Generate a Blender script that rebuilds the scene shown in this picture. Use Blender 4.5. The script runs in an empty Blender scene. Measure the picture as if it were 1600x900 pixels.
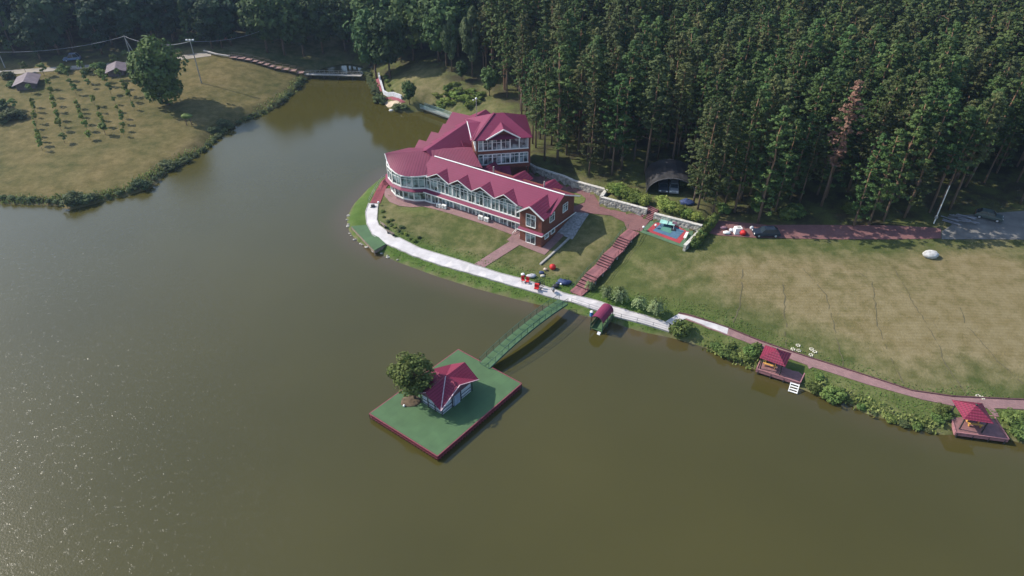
import bpy, bmesh, math, random
import numpy as np
from mathutils import Vector, Matrix
rad = math.radians
random.seed(7); RNG = np.random.default_rng(7)
scene = bpy.context.scene
COL = scene.collection

# ------------------------------------------------------------------ camera, sky, sun, exposure
CAM_H = 70.0; FPX = 1081.0; PITCH = rad(36.6)
cd = bpy.data.cameras.new('camera'); cam = bpy.data.objects.new('camera', cd); COL.objects.link(cam)
cam.location = (0, 0, CAM_H); cam.rotation_euler = (math.pi/2 - PITCH, 0, 0)
cd.sensor_width = 36; cd.lens = 36*FPX/1600; cd.clip_end = 9000; cd.clip_start = .5
scene.camera = cam
SUN_DIR = Vector((-.725, .225, .640)).normalized()      # towards the sun
SUN_EL = math.asin(SUN_DIR.z)
w = bpy.data.worlds.new('World'); scene.world = w; w.use_nodes = True
nt = w.node_tree; bg = nt.nodes['Background']
sky = nt.nodes.new('ShaderNodeTexSky'); sky.sky_type = 'NISHITA'; sky.sun_disc = False
sky.sun_elevation = SUN_EL; sky.sun_rotation = math.atan2(SUN_DIR.x, SUN_DIR.y)
sky.air_density = 1.3; sky.dust_density = 1.3; sky.ozone_density = 3.0
nt.links.new(sky.outputs[0], bg.inputs[0]); bg.inputs[1].default_value = .15
sl = bpy.data.lights.new('sun', 'SUN'); sun = bpy.data.objects.new('sun', sl); COL.objects.link(sun)
sl.energy = 4.3; sl.angle = rad(.53); sl.color = (1, .915, .80)
sun.rotation_euler = (-SUN_DIR).to_track_quat('-Z', 'Y').to_euler(); sun.location = (-60, 40, 120)
vs = scene.view_settings; vs.view_transform = 'Standard'; vs.look = 'None'; vs.gamma = 1; vs.exposure = 0.58
vs.use_curve_mapping = False
try:
    scene.cycles.max_bounces = 5; scene.cycles.diffuse_bounces = 2; scene.cycles.glossy_bounces = 2
    scene.cycles.transmission_bounces = 2; scene.cycles.volume_bounces = 0; scene.cycles.transparent_max_bounces = 6
    scene.cycles.caustics_reflective = False; scene.cycles.caustics_refractive = False
    scene.cycles.use_denoising = True; scene.cycles.sample_clamp_indirect = 4
except Exception: pass

# ------------------------------------------------------------------ survey maths: photo pixel -> ground point
_F = np.array([0, math.cos(PITCH), -math.sin(PITCH)]); _U = np.array([0, math.sin(PITCH), math.cos(PITCH)])
def at(px, py, z=0.):
    d = _F*FPX + np.array([1., 0, 0])*(px-800) + _U*(450-py)
    return np.array([0, 0, CAM_H]) + d*((z-CAM_H)/d[2])
def xy(px, py, z=0.):
    p = at(px, py, z); return (float(p[0]), float(p[1]))

# ------------------------------------------------------------------ lake outline
shore_px = [(1680,707),(1600,694),(1540,676),(1470,680),(1440,672),(1400,660),(1350,646),(1325,630),(1300,626),(1265,613),
 (1185,579),(1150,567),(1120,551),(1095,541),(1050,528),(1000,518),(950,502),(905,492),(880,481),(840,476),(800,466),(740,450),
 (680,431),(620,409),(590,395),(560,379),(546,363),(541,341),(552,320),(575,295),(604,271)]
shore_px2 = [(700,189),(690,184),(665,174),(640,176),(612,174),(600,162),(593,150),(582,132),(573,115),(566,103),(540,99),(505,106),
 (479,121),(470,138),(452,148),(442,163),(410,179),(372,191),(347,207),(325,229),(290,256),(265,266),(240,293),(200,306),(150,318),
 (110,328),(90,322),(40,320),(0,319),(-60,314)]
LAKE = [(210.,-90.),(150.,10.),(88.,48.)] + [xy(*p) for p in shore_px] + [(-23.6,129.5),(-17.5,141.5),(-12.,150.5),(-12.5,158.)] + \
       [xy(*p) for p in shore_px2] + [(-150.,112.),(-260.,80.),(-260.,-90.)]
LAKE = np.array(LAKE)
def in_poly(P, X, Y):
    ins = np.zeros(np.shape(X), bool); n = len(P); j = n-1
    for i in range(n):
        xi, yi = P[i]; xj, yj = P[j]
        c = ((yi > Y) != (yj > Y)) & (X < (xj-xi)*(Y-yi)/((yj-yi) or 1e-9)+xi)
        ins ^= c; j = i
    return ins
def dist_line(P, X, Y, closed=True):
    d = np.full(np.shape(X), 1e9); n = len(P)
    for i in range(n if closed else n-1):
        a = P[i]; b = P[(i+1) % n]; ex, ey = b[0]-a[0], b[1]-a[1]; L = ex*ex+ey*ey or 1e-9
        t = np.clip(((X-a[0])*ex+(Y-a[1])*ey)/L, 0, 1)
        d = np.minimum(d, (X-a[0]-t*ex)**2+(Y-a[1]-t*ey)**2)
    return np.sqrt(d)
def sdist(P, X, Y):            # negative inside
    d = dist_line(P, X, Y); return np.where(in_poly(P, X, Y), -d, d)
def sstep(a, b, x):
    t = np.clip((x-a)/(b-a), 0, 1); return t*t*(3-2*t)

# ------------------------------------------------------------------ terrain height
ctrl = [(0,250,1.6),(100,280,1.5),(250,240,1.6),(0,104,4.5),(200,95,4.8),(315,130,4),(400,90,4.5),(450,112,2.0),(360,180,1.8),(100,180,3),
 (0,180,3),(250,170,3),(0,20,8),(300,20,8),(500,30,6),(520,92,1.2),(600,125,1.6),(650,122,5.),(700,150,3.6),(760,160,4.2),(680,172,1.3),
 (640,60,7),(800,100,7.5),(620,350,1.9),(700,360,1.9),(760,395,1.9),(820,400,1.9),(860,410,1.8),(590,300,1.5),(562,330,.9),(600,372,1.1),
 (700,416,1.2),(800,440,1.25),(880,463,1.3),(960,490,1.2),(1040,510,1.2),(1180,540,1.3),(1300,582,1.3),(1450,622,1.3),(1600,633,1.3),
 (900,310,4.3),(940,320,4.3),(985,345,4.3),(1000,365,4.3),(1072,385,4.2),(850,285,4.3),(905,340,4.0),(885,372,2.7),(925,392,3.0),
 (1100,400,4.2),(1200,385,4.6),(1400,385,4.8),(1600,390,4.8),(1000,440,2.4),(950,425,2.2),(1100,460,3),(1250,480,3.2),(1450,510,3.3),(1600,550,2.8),
 (1100,520,1.6),(1300,560,1.7),(1000,200,6),(1300,200,6.3),(1600,200,6.3),(1200,0,9),(800,0,9),(1600,0,9),(1300,330,5),(1600,330,5),
 (1000,300,4.3),(950,280,4.3),(1080,330,4.4)]
cp = [tuple(at(*c)) for c in ctrl] + [(x, y, 9) for x, y in ((-500,300),(500,300),(-500,600),(500,600),(0,600),(0,400),(-350,200),(350,200))] + \
     [(-8,122,4.3),(-2,118,4.3),(6,122,4.3),(-18,121,2),(-20,132,2.5),(-12,140,3),(0,140,4.6),(120,60,2.5),(200,40,3),(300,0,3)]
cp = np.array(cp)
def _tps():
    P = cp[:, :2]/100; n = len(P)
    r2 = ((P[:, None]-P[None])**2).sum(-1); K = r2*np.log(r2+1e-12)*.5 + np.eye(n)*1e-4
    A = np.block([[K, np.ones((n, 1)), P], [np.ones((1, n)), np.zeros((1, 3))], [P.T, np.zeros((2, 3))]])
    return P, np.linalg.solve(A, np.concatenate([cp[:, 2], np.zeros(3)]))
_P, _W = _tps()
WALL1 = [xy(*p, 5.8) for p in ((822,254),(836,262),(860,270),(880,276),(897.5,283.7),(947.5,297.5))] + [xy(939,309,5.8)] + [xy(1011,328,5.8)]
WALL2 = [xy(1022.5,334,5.8), xy(1097,353,5.8)]
WALL2B = [xy(1098,354,5.6), xy(1070,384,5.2)]
UPPER = WALL1 + WALL2 + [(42,118),(60,150),(60,170),(0,170),(2,140)]
def raw_h(X, Y):
    X = np.asarray(X, float); Y = np.asarray(Y, float)
    shp = X.shape; x = X.ravel()/100; y = Y.ravel()/100; z = np.full(x.shape, _W[-3]) + _W[-2]*x + _W[-1]*y
    for i in range(len(_P)):
        r2 = (x-_P[i, 0])**2+(y-_P[i, 1])**2; z += _W[i]*r2*np.log(r2+1e-12)*.5
    z = np.clip(z, .9, 11).reshape(shp)
    far = sstep(300, 500, np.hypot(X, Y-100)); z = z*(1-far)+8*far
    up = sdist(UPPER, X, Y); z = z + 1.5*sstep(0.1, 1.1, -up)*(1-sstep(34, 46, X))*(1-sstep(130, 150, Y))
    ds_ = dist_line([(13.0, 93.6), (19.5, 101.5)], X, Y, False); z = z-.75*np.exp(-(ds_/2.6)**2)
    ds = sdist(LAKE, X, Y)
    bank = np.minimum(z, .12 + ds*.45 + .02*np.sin(X*1.3)*np.cos(Y*1.1))
    k = sstep(0, 6, ds); land = bank*(1-k)+z*k
    land = np.where(ds < 2.2, np.minimum(land, ds*.5), land)
    return np.where(ds > 0, land, np.maximum(ds*.5, -3))
GS = 1.5
def axis(lo, hi, far):
    c = np.arange(lo, hi+.01, GS); o = [hi]; s = GS
    while o[-1] < far: s *= 1.5; o.append(o[-1]+s)
    i = [lo]; s = GS
    while i[-1] > -far: s *= 1.5; i.append(i[-1]-s)
    return np.array(sorted(i[1:]) + list(c) + o[1:])
AX = axis(-225., 225., 5000); AY = axis(0., 345., 5000)
GX, GY = np.meshgrid(AX, AY, indexing='ij'); GZ = raw_h(GX, GY)
def th(x, y):
    x = np.asarray(x, float); y = np.asarray(y, float)
    i = np.clip(np.searchsorted(AX, x)-1, 0, len(AX)-2); j = np.clip(np.searchsorted(AY, y)-1, 0, len(AY)-2)
    u = (x-AX[i])/(AX[i+1]-AX[i]); v = (y-AY[j])/(AY[j+1]-AY[j])
    return GZ[i, j]*(1-u)*(1-v)+GZ[i+1, j]*u*(1-v)+GZ[i, j+1]*(1-u)*v+GZ[i+1, j+1]*u*v
def H(x, y): return float(th(x, y))
def G(px, py):                  # photo pixel -> point on the terrain
    z = 2.
    for _ in range(12):
        p = at(px, py, z); z = .5*z+.5*max(0., H(p[0], p[1]))
    return Vector((p[0], p[1], H(p[0], p[1])))

# ------------------------------------------------------------------ materials
MATS = {}
def nn(nt, t, **k):
    n = nt.nodes.new('ShaderNode'+t)
    for a, b in k.items(): setattr(n, a, b)
    return n
def base_mat(name):
    m = bpy.data.materials.new(name); m.use_nodes = True; return m, m.node_tree, m.node_tree.nodes['Principled BSDF']
def setp(b, **k):
    for a, v in k.items():
        if a in b.inputs: b.inputs[a].default_value = v
def mat(name, c, rough=.7, var=.18, scale=1.5, bump=0., c2=None, metal=0., spec=.4, rnd=0.):
    if name in MATS: return MATS[name]
    m, t, b = base_mat(name); L = t.links
    geo = nn(t, 'NewGeometry'); nz = nn(t, 'TexNoise'); nz.inputs['Scale'].default_value = scale; nz.inputs['Detail'].default_value = 5
    L.new(geo.outputs['Position'], nz.inputs['Vector'])
    mix = nn(t, 'MixRGB'); lo = c2 or tuple(x*(1-var) for x in c); hi = tuple(min(1, x*(1+var)) for x in c) if c2 is None else c
    mix.inputs[1].default_value = (*lo, 1); mix.inputs[2].default_value = (*hi, 1)
    rr = nn(t, 'MapRange'); rr.inputs[1].default_value = .32; rr.inputs[2].default_value = .68
    L.new(nz.outputs[0], rr.inputs[0]); L.new(rr.outputs[0], mix.inputs[0])
    out = mix.outputs[0]
    if rnd:
        oi = nn(t, 'ObjectInfo'); hs = nn(t, 'HueSaturation')
        mr = nn(t, 'MapRange'); mr.inputs[3].default_value = 1-rnd; mr.inputs[4].default_value = 1+rnd
        L.new(oi.outputs['Random'], mr.inputs[0]); L.new(mr.outputs[0], hs.inputs['Value']); L.new(out, hs.inputs['Color']); out = hs.outputs[0]
    L.new(out, b.inputs['Base Color']); setp(b, Roughness=rough, Metallic=metal); setp(b, **{'Specular IOR Level': spec})
    if bump:
        bp = nn(t, 'Bump'); bp.inputs['Strength'].default_value = bump; bp.inputs['Distance'].default_value = .05
        n2 = nn(t, 'TexNoise'); n2.inputs['Scale'].default_value = scale*6; L.new(geo.outputs['Position'], n2.inputs['Vector'])
        L.new(n2.outputs[0], bp.inputs['Height']); L.new(bp.outputs[0], b.inputs['Normal'])
    MATS[name] = m; return m
def leaf_mat(name, c1, c2, c3=None, sc=.5, trans=.25):
    m, t, b = base_mat(name); L = t.links
    geo = nn(t, 'NewGeometry'); nz = nn(t, 'TexNoise'); nz.inputs['Scale'].default_value = sc; nz.inputs['Detail'].default_value = 3
    L.new(geo.outputs['Position'], nz.inputs['Vector'])
    cr = nn(t, 'ValToRGB'); cr.color_ramp.elements[0].position = .35; cr.color_ramp.elements[0].color = (*c1, 1)
    cr.color_ramp.elements[1].position = .65; cr.color_ramp.elements[1].color = (*c2, 1); L.new(nz.outputs[0], cr.inputs[0])
    oi = nn(t, 'ObjectInfo'); hs = nn(t, 'HueSaturation')
    mr = nn(t, 'MapRange'); mr.inputs[3].default_value = .7; mr.inputs[4].default_value = 1.32; L.new(oi.outputs['Random'], mr.inputs[0]); L.new(mr.outputs[0], hs.inputs['Value'])
    m2 = nn(t, 'MapRange'); m2.inputs[3].default_value = .485; m2.inputs[4].default_value = .53
    mm = nn(t, 'Math', operation='FRACT'); mk = nn(t, 'Math', operation='MULTIPLY'); mk.inputs[1].default_value = 7.31
    L.new(oi.outputs['Random'], mk.inputs[0]); L.new(mk.outputs[0], mm.inputs[0]); L.new(mm.outputs[0], m2.inputs[0]); L.new(m2.outputs[0], hs.inputs['Hue'])
    L.new(cr.outputs[0], hs.inputs['Color']); L.new(hs.outputs[0], b.inputs['Base Color']); setp(b, Roughness=.75); setp(b, **{'Specular IOR Level': .2})
    tr = nn(t, 'BsdfTranslucent'); L.new(hs.outputs[0], tr.inputs[0]); mx = nn(t, 'MixShader'); mx.inputs[0].default_value = trans
    out = t.nodes['Material Output']; L.new(b.outputs[0], mx.inputs[1]); L.new(tr.outputs[0], mx.inputs[2]); L.new(mx.outputs[0], out.inputs[0])
    MATS[name] = m; return m
def roof_mat(name, c, per=.45, course=0., bump=.6, dkf=.45):
    m, t, b = base_mat(name); L = t.links
    uv = nn(t, 'UVMap'); sp = nn(t, 'SeparateXYZ'); L.new(uv.outputs[0], sp.inputs[0])
    def saw(src, p, sharp):
        a = nn(t, 'Math', operation='MULTIPLY'); a.inputs[1].default_value = 1/p; L.new(src, a.inputs[0])
        f = nn(t, 'Math', operation='FRACT'); L.new(a.outputs[0], f.inputs[0])
        g = nn(t, 'MapRange'); g.inputs[1].default_value = 0; g.inputs[2].default_value = sharp; L.new(f.outputs[0], g.inputs[0]); return g.outputs[0]
    h = saw(sp.outputs[0], per, .22) if per else None
    if course and not per: h = saw(sp.outputs[1], course, .4)
    elif course:
        k = nn(t, 'Math', operation='MULTIPLY'); L.new(h, k.inputs[0]); L.new(saw(sp.outputs[1], course, .5), k.inputs[1]); h = k.outputs[0]
    geo = nn(t, 'NewGeometry'); nz = nn(t, 'TexNoise'); nz.inputs['Scale'].default_value = .35; nz.inputs['Detail'].default_value = 6; L.new(geo.outputs['Position'], nz.inputs['Vector'])
    mix = nn(t, 'MixRGB'); mix.inputs[1].default_value = (*[x*.8 for x in c], 1); mix.inputs[2].default_value = (*[x*1.15 for x in c], 1); L.new(nz.outputs[0], mix.inputs[0])
    dk = nn(t, 'MixRGB', blend_type='MULTIPLY'); dk.inputs[0].default_value = dkf; L.new(mix.outputs[0], dk.inputs[1])
    cc = nn(t, 'CombineXYZ'); [L.new(h, cc.inputs[i]) for i in range(3)]; L.new(cc.outputs[0], dk.inputs[2])
    L.new(dk.outputs[0], b.inputs['Base Color']); setp(b, Roughness=.6); setp(b, **{'Specular IOR Level': .25})
    bp = nn(t, 'Bump'); bp.inputs['Strength'].default_value = bump; bp.inputs['Distance'].default_value = .04; L.new(h, bp.inputs['Height']); L.new(bp.outputs[0], b.inputs['Normal'])
    MATS[name] = m; return m
def brick_mat(name, c1, c2, mortar, sx, sy, vert=True, rot=0.):
    m, t, b = base_mat(name); L = t.links
    geo = nn(t, 'NewGeometry'); v = geo.outputs['Position']
    mp = nn(t, 'Mapping'); mp.inputs['Rotation'].default_value = (0, 0, rot); L.new(v, mp.inputs[0]); v = mp.outputs[0]
    if vert:
        sp = nn(t, 'SeparateXYZ'); L.new(v, sp.inputs[0]); ad = nn(t, 'Math', operation='ADD'); L.new(sp.outputs[0], ad.inputs[0]); L.new(sp.outputs[1], ad.inputs[1])
        cx = nn(t, 'CombineXYZ'); L.new(ad.outputs[0], cx.inputs[0]); L.new(sp.outputs[2], cx.inputs[1]); v = cx.outputs[0]
    br = nn(t, 'TexBrick'); L.new(v, br.inputs[0]); br.inputs['Scale'].default_value = 1
    br.inputs['Brick Width'].default_value = sx; br.inputs['Row Height'].default_value = sy; br.inputs['Mortar Size'].default_value = .012
    for i, c in zip(('Color1', 'Color2', 'Mortar'), (c1, c2, mortar)): br.inputs[i].default_value = (*c, 1)
    nz = nn(t, 'TexNoise'); nz.inputs['Scale'].default_value = .6; nz.inputs['Detail'].default_value = 6; L.new(geo.outputs['Position'], nz.inputs['Vector'])
    mx = nn(t, 'MixRGB', blend_type='MULTIPLY'); mx.inputs[0].default_value = .5
    rr = nn(t, 'MapRange'); rr.inputs[1].default_value = .25; rr.inputs[2].default_value = .65; rr.inputs[3].default_value = .55; L.new(nz.outputs[0], rr.inputs[0])
    L.new(br.outputs[0], mx.inputs[1]); L.new(rr.outputs[0], mx.inputs[2]); L.new(mx.outputs[0], b.inputs['Base Color']); setp(b, Roughness=.85)
    MATS[name] = m; return m
def stone_mat(name):
    m, t, b = base_mat(name); L = t.links; geo = nn(t, 'NewGeometry')
    vo = nn(t, 'TexVoronoi'); vo.inputs['Scale'].default_value = 2.2; L.new(geo.outputs['Position'], vo.inputs['Vector'])
    cr = nn(t, 'ValToRGB'); cr.color_ramp.elements[0].color = (.16, .155, .14, 1); cr.color_ramp.elements[1].color = (.5, .48, .42, 1)
    L.new(vo.outputs['Color'], cr.inputs[0]); L.new(cr.outputs[0], b.inputs['Base Color']); setp(b, Roughness=.9)
    bp = nn(t, 'Bump'); bp.inputs['Distance'].default_value = .12; L.new(vo.outputs['Distance'], bp.inputs['Height']); bp.invert = True; L.new(bp.outputs[0], b.inputs['Normal'])
    MATS[name] = m; return m

ROOF = roof_mat('maroon metal roof', (.165, .024, .062), 0, .5, .35, .10)
ROOFD = roof_mat('stepped maroon roof', (.155, .023, .056), 0, .5, 1.3, .45)
ROOFC = roof_mat('ribbed maroon roof', (.16, .034, .063), .6, 0, .8, .3)
ROOF2 = roof_mat('maroon tile roof', (.20, .022, .055), .35, .38, 1.)
BRICK = brick_mat('red brown brick', (.21, .055, .028), (.145, .04, .024), (.10, .06, .05), .5, .14)
PAVE = brick_mat('pink paving', (.27, .155, .15), (.22, .125, .125), (.14, .09, .09), .4, .2, False, .5)
PLAZA = brick_mat('red paving', (.21, .095, .09), (.165, .075, .075), (.10, .06, .06), .4, .2, False, .3)
STONE = stone_mat('rubble stone')
WHITE = mat('white paint', (.72, .72, .70), .5, .08)
DULLW = mat('weathered white paint', (.5, .52, .55), .6, .2, 2)
GREENP = mat('dark green paint', (.035, .085, .055), .5, .25, 2)
DECKG = brick_mat('green deck carpet', (.058, .122, .048), (.052, .112, .044), (.038, .082, .034), 4., 1.2, False, -.86)
DECKM = mat('maroon deck boards', (.20, .10, .10), .7, .2, 2)
MAROON = mat('maroon paint', (.13, .016, .03), .5, .3, 3)
DARK = mat('dark metal', (.025, .027, .03), .5, .2)
GREY = mat('grey concrete', (.30, .29, .27), .9, .2, 1.2, .3)
WHITEPATH = brick_mat('white concrete paving', (.50, .48, .485), (.46, .44, .44), (.34, .32, .31), 2., 1.5, False, .45)
SAND = mat('sand', (.42, .34, .25), .95, .15, 1, .3)
DIRT = mat('dirt road', (.27, .24, .20), .95, .2, .3, .3)
ASPH = mat('grey asphalt', (.15, .145, .135), .9, .25, .4, .3)
WOODY = mat('varnished yellow wood', (.55, .30, .08), .5, .2, 3)
OLDW = mat('weathered wood', (.19, .15, .12), .85, .3, 3)
BARK = mat('brown bark', (.11, .075, .05), .95, .35, 3, .5)
SOIL = mat('planting soil', (.09, .065, .04), 1, .3, 2, .5)
GLASS, _t, _b = base_mat('window glass'); setp(_b, Roughness=.06); setp(_b, **{'Specular IOR Level': .9})
_g = nn(_t, 'NewGeometry'); _n = nn(_t, 'TexNoise'); _n.inputs['Scale'].default_value = .9; _t.links.new(_g.outputs['Position'], _n.inputs['Vector'])
_c = nn(_t, 'ValToRGB'); _c.color_ramp.elements[0].position = .42; _c.color_ramp.elements[0].color = (.035, .05, .055, 1); _c.color_ramp.elements[1].position = .62; _c.color_ramp.elements[1].color = (.28, .36, .37, 1)
_t.links.new(_n.outputs[0], _c.inputs[0]); _t.links.new(_c.outputs[0], _b.inputs['Base Color'])
RED = mat('red fabric', (.5, .02, .02), .6, .2, 4)
BLUE = mat('navy fabric', (.03, .05, .13), .7, .4, 6)

# ground material
def ground_mat():
    m, t, b = base_mat('grass and soil'); L = t.links; geo = nn(t, 'NewGeometry'); pos = geo.outputs['Position']
    def noise(s, d=6, r=.6, vec=pos):
        n = nn(t, 'TexNoise'); n.inputs['Scale'].default_value = s; n.inputs['Detail'].default_value = d; n.inputs['Roughness'].default_value = r; L.new(vec, n.inputs['Vector']); return n.outputs[0]
    def attr(n):
        a = nn(t, 'Attribute'); a.attribute_name = n; return a.outputs['Fac']
    def rng(s, a, bb, lo=0., hi=1.):
        r = nn(t, 'MapRange'); r.inputs[1].default_value = a; r.inputs[2].default_value = bb; r.inputs[3].default_value = lo; r.inputs[4].default_value = hi; L.new(s, r.inputs[0]); return r.outputs[0]
    def mix(f, a, c, bt='MIX'):
        x = nn(t, 'MixRGB', blend_type=bt)
        for i, v in ((0, f), (1, a), (2, c)):
            if isinstance(v, tuple): x.inputs[i].default_value = (*v, 1)
            elif isinstance(v, float): x.inputs[i].default_value = v
            else: L.new(v, x.inputs[i])
        return x.outputs[0]
    def math_(op, a, c):
        x = nn(t, 'Math', operation=op)
        for i, v in ((0, a), (1, c)):
            if isinstance(v, (int, float)): x.inputs[i].default_value = v
            else: L.new(v, x.inputs[i])
        return x.outputs[0]
    big = noise(.07, 8, .62); med = noise(.45, 6, .65); fine = noise(3.5, 5, .7)
    grass = mix(rng(med, .35, .65), (.060, .078, .022), (.100, .112, .038))
    dry = mix(rng(med, .38, .62), (.175, .142, .066), (.225, .187, .102))
    dryness = math_('ADD', attr('dry'), rng(big, .3, .7, -.45, .4))
    dryness = math_('ADD', dryness, rng(med, .3, .7, -.3, .25))
    col = mix(rng(dryness, .05, 1.1), grass, dry)
    # mowing lines
    mp = nn(t, 'Mapping'); mp.inputs['Rotation'].default_value = (0, 0, .06); L.new(pos, mp.inputs[0])
    wv = nn(t, 'TexWave'); wv.bands_direction = 'Y'; wv.inputs['Scale'].default_value = .5; wv.inputs['Distortion'].default_value = .5; wv.inputs['Detail'].default_value = 2; wv.inputs['Detail Scale'].default_value = .6; L.new(mp.outputs[0], wv.inputs['Vector'])
    col = mix(math_('MULTIPLY', attr('mown'), .22), col, mix(wv.outputs['Fac'], (.6, .6, .55), (1., 1., 1.)), 'MULTIPLY')
    col = mix(attr('olive'), col, mix(1., col, (.78, .74, .58), 'MULTIPLY'))
    col = mix(attr('lush'), col, mix(rng(med, .3, .7), (.045, .095, .014), (.085, .15, .03)))
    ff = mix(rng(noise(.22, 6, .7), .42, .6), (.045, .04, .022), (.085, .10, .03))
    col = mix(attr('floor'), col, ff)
    col = mix(attr('mud'), col, mix(med, (.13, .10, .07), (.24, .19, .135)))
    col = mix(.55, col, mix(rng(fine, .3, .7), (.55, .55, .5), (1., 1., 1.)), 'MULTIPLY')
    L.new(col, b.inputs['Base Color']); setp(b, Roughness=.95); setp(b, **{'Specular IOR Level': .15})
    bp = nn(t, 'Bump'); bp.inputs['Strength'].default_value = .7; bp.inputs['Distance'].default_value = .15; L.new(fine, bp.inputs['Height']); L.new(bp.outputs[0], b.inputs['Normal'])
    return m
def water_mat():
    m, t, b = base_mat('murky lake water'); L = t.links; geo = nn(t, 'NewGeometry'); pos = geo.outputs['Position']
    n0 = nn(t, 'TexNoise'); n0.inputs['Scale'].default_value = .025; n0.inputs['Detail'].default_value = 4; L.new(pos, n0.inputs['Vector'])
    cr = nn(t, 'ValToRGB'); cr.color_ramp.elements[0].position = .35; cr.color_ramp.elements[1].position = .65
    cr.color_ramp.elements[0].color = (.046, .042, .0095, 1); cr.color_ramp.elements[1].color = (.056, .050, .012, 1)
    L.new(n0.outputs[0], cr.inputs[0]); 
    at_ = nn(t, 'Attribute'); at_.attribute_name = 'shallow'; mx = nn(t, 'MixRGB'); L.new(at_.outputs['Fac'], mx.inputs[0]); L.new(cr.outputs[0], mx.inputs[1]); mx.inputs[2].default_value = (.075, .055, .028, 1)
    L.new(mx.outputs[0], b.inputs['Base Color'])
    setp(b, Roughness=.04); b.inputs['IOR'].default_value = 1.42
    n1 = nn(t, 'TexNoise'); n1.inputs['Scale'].default_value = 3.3; n1.inputs['Detail'].default_value = 3; n1.inputs['Roughness'].default_value = .55; L.new(pos, n1.inputs['Vector'])
    n2 = nn(t, 'TexNoise'); n2.inputs['Scale'].default_value = .04; L.new(pos, n2.inputs['Vector'])
    r = nn(t, 'MapRange'); r.inputs[1].default_value = .35; r.inputs[2].default_value = .65; r.inputs[3].default_value = .25; r.inputs[4].default_value = 1.; L.new(n2.outputs[0], r.inputs[0])
    wa = nn(t, 'Attribute'); wa.attribute_name = 'wind'; k = nn(t, 'Math', operation='MULTIPLY'); L.new(r.outputs[0], k.inputs[0]); L.new(wa.outputs['Fac'], k.inputs[1])
    n3 = nn(t, 'TexNoise'); n3.inputs['Scale'].default_value = 1.9; n3.inputs['Detail'].default_value = 1; L.new(pos, n3.inputs['Vector'])
    r3 = nn(t, 'MapRange'); r3.inputs[1].default_value = .64; r3.inputs[2].default_value = .74; r3.inputs[4].default_value = 2.6; r3.clamp = True; L.new(n3.outputs[0], r3.inputs[0])
    ad = nn(t, 'Math', operation='ADD'); L.new(n1.outputs[0], ad.inputs[0]); ad.inputs[1].default_value = 0
    bp = nn(t, 'Bump'); bp.inputs['Distance'].default_value = .035; L.new(k.outputs[0], bp.inputs['Strength']); L.new(ad.outputs[0], bp.inputs['Height']); L.new(bp.outputs[0], b.inputs['Normal'])
    rw_ = nn(t, 'MapRange'); rw_.inputs[3].default_value = .05; rw_.inputs[4].default_value = .20; L.new(wa.outputs['Fac'], rw_.inputs[0]); L.new(rw_.outputs[0], b.inputs['Roughness'])
    # scattered steep wavelets that catch the sun
    gl = nn(t, 'BsdfGlossy'); gl.inputs['Roughness'].default_value = .2; gl.inputs['Color'].default_value = (.30, .30, .29, 1)
    s1 = nn(t, 'TexNoise'); s1.inputs['Scale'].default_value = 4.6; s1.inputs['Detail'].default_value = 1; L.new(pos, s1.inputs['Vector'])
    b2 = nn(t, 'Bump'); b2.inputs['Distance'].default_value = .10; L.new(s1.outputs[0], b2.inputs['Height']); L.new(b2.outputs[0], gl.inputs['Normal'])
    s2 = nn(t, 'TexNoise'); s2.inputs['Scale'].default_value = 1.35; s2.inputs['Detail'].default_value = 2; mp2 = nn(t, 'Mapping'); mp2.inputs['Location'].default_value = (31, 7, 3); L.new(pos, mp2.inputs[0]); L.new(mp2.outputs[0], s2.inputs['Vector'])
    r2 = nn(t, 'MapRange'); r2.inputs[1].default_value = .56; r2.inputs[2].default_value = .68; L.new(s2.outputs[0], r2.inputs[0])
    km = nn(t, 'Math', operation='MULTIPLY'); L.new(r2.outputs[0], km.inputs[0]); L.new(wa.outputs['Fac'], km.inputs[1]); k3 = nn(t, 'Math', operation='MULTIPLY'); L.new(km.outputs[0], k3.inputs[0]); k3.inputs[1].default_value = .055
    ms_ = nn(t, 'MixShader'); L.new(k3.outputs[0], ms_.inputs[0]); L.new(b.outputs[0], ms_.inputs[1]); L.new(gl.outputs[0], ms_.inputs[2]); L.new(ms_.outputs[0], t.nodes['Material Output'].inputs[0])
    return m
PINEL = leaf_mat('pine needles', (.040, .072, .020), (.082, .122, .036), sc=.35, trans=.15)
OLIVEL = leaf_mat('olive pine needles', (.056, .070, .024), (.098, .112, .042), sc=.35, trans=.15)
DEADL = leaf_mat('dead brown needles', (.13, .075, .05), (.21, .13, .085), sc=.6, trans=.15)
DECL = leaf_mat('broad leaves', (.036, .070, .022), (.078, .122, .038), sc=.3, trans=.25)
PALEL = leaf_mat('pale willow leaves', (.07, .10, .04), (.12, .15, .07), sc=.4, trans=.3)
BUSHL = leaf_mat('shrub leaves', (.075, .115, .028), (.15, .195, .055), sc=1.2, trans=.25)
YELL = leaf_mat('yellow green leaves', (.12, .16, .03), (.20, .24, .06), sc=1., trans=.3)
SHOREL = leaf_mat('shore shrub leaves', (.055, .082, .03), (.11, .13, .052), sc=.8, trans=.2)
PBARK, _t, _b = base_mat('pine bark'); setp(_b, Roughness=.95)
_tc = nn(_t, 'TexCoord'); _sp = nn(_t, 'SeparateXYZ'); _t.links.new(_tc.outputs['Object'], _sp.inputs[0]); _mr = nn(_t, 'MapRange'); _mr.inputs[1].default_value = 3; _mr.inputs[2].default_value = 12
_t.links.new(_sp.outputs[2], _mr.inputs[0]); _mx = nn(_t, 'MixRGB'); _mx.inputs[1].default_value = (.13, .09, .065, 1); _mx.inputs[2].default_value = (.215, .125, .075, 1)
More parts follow.
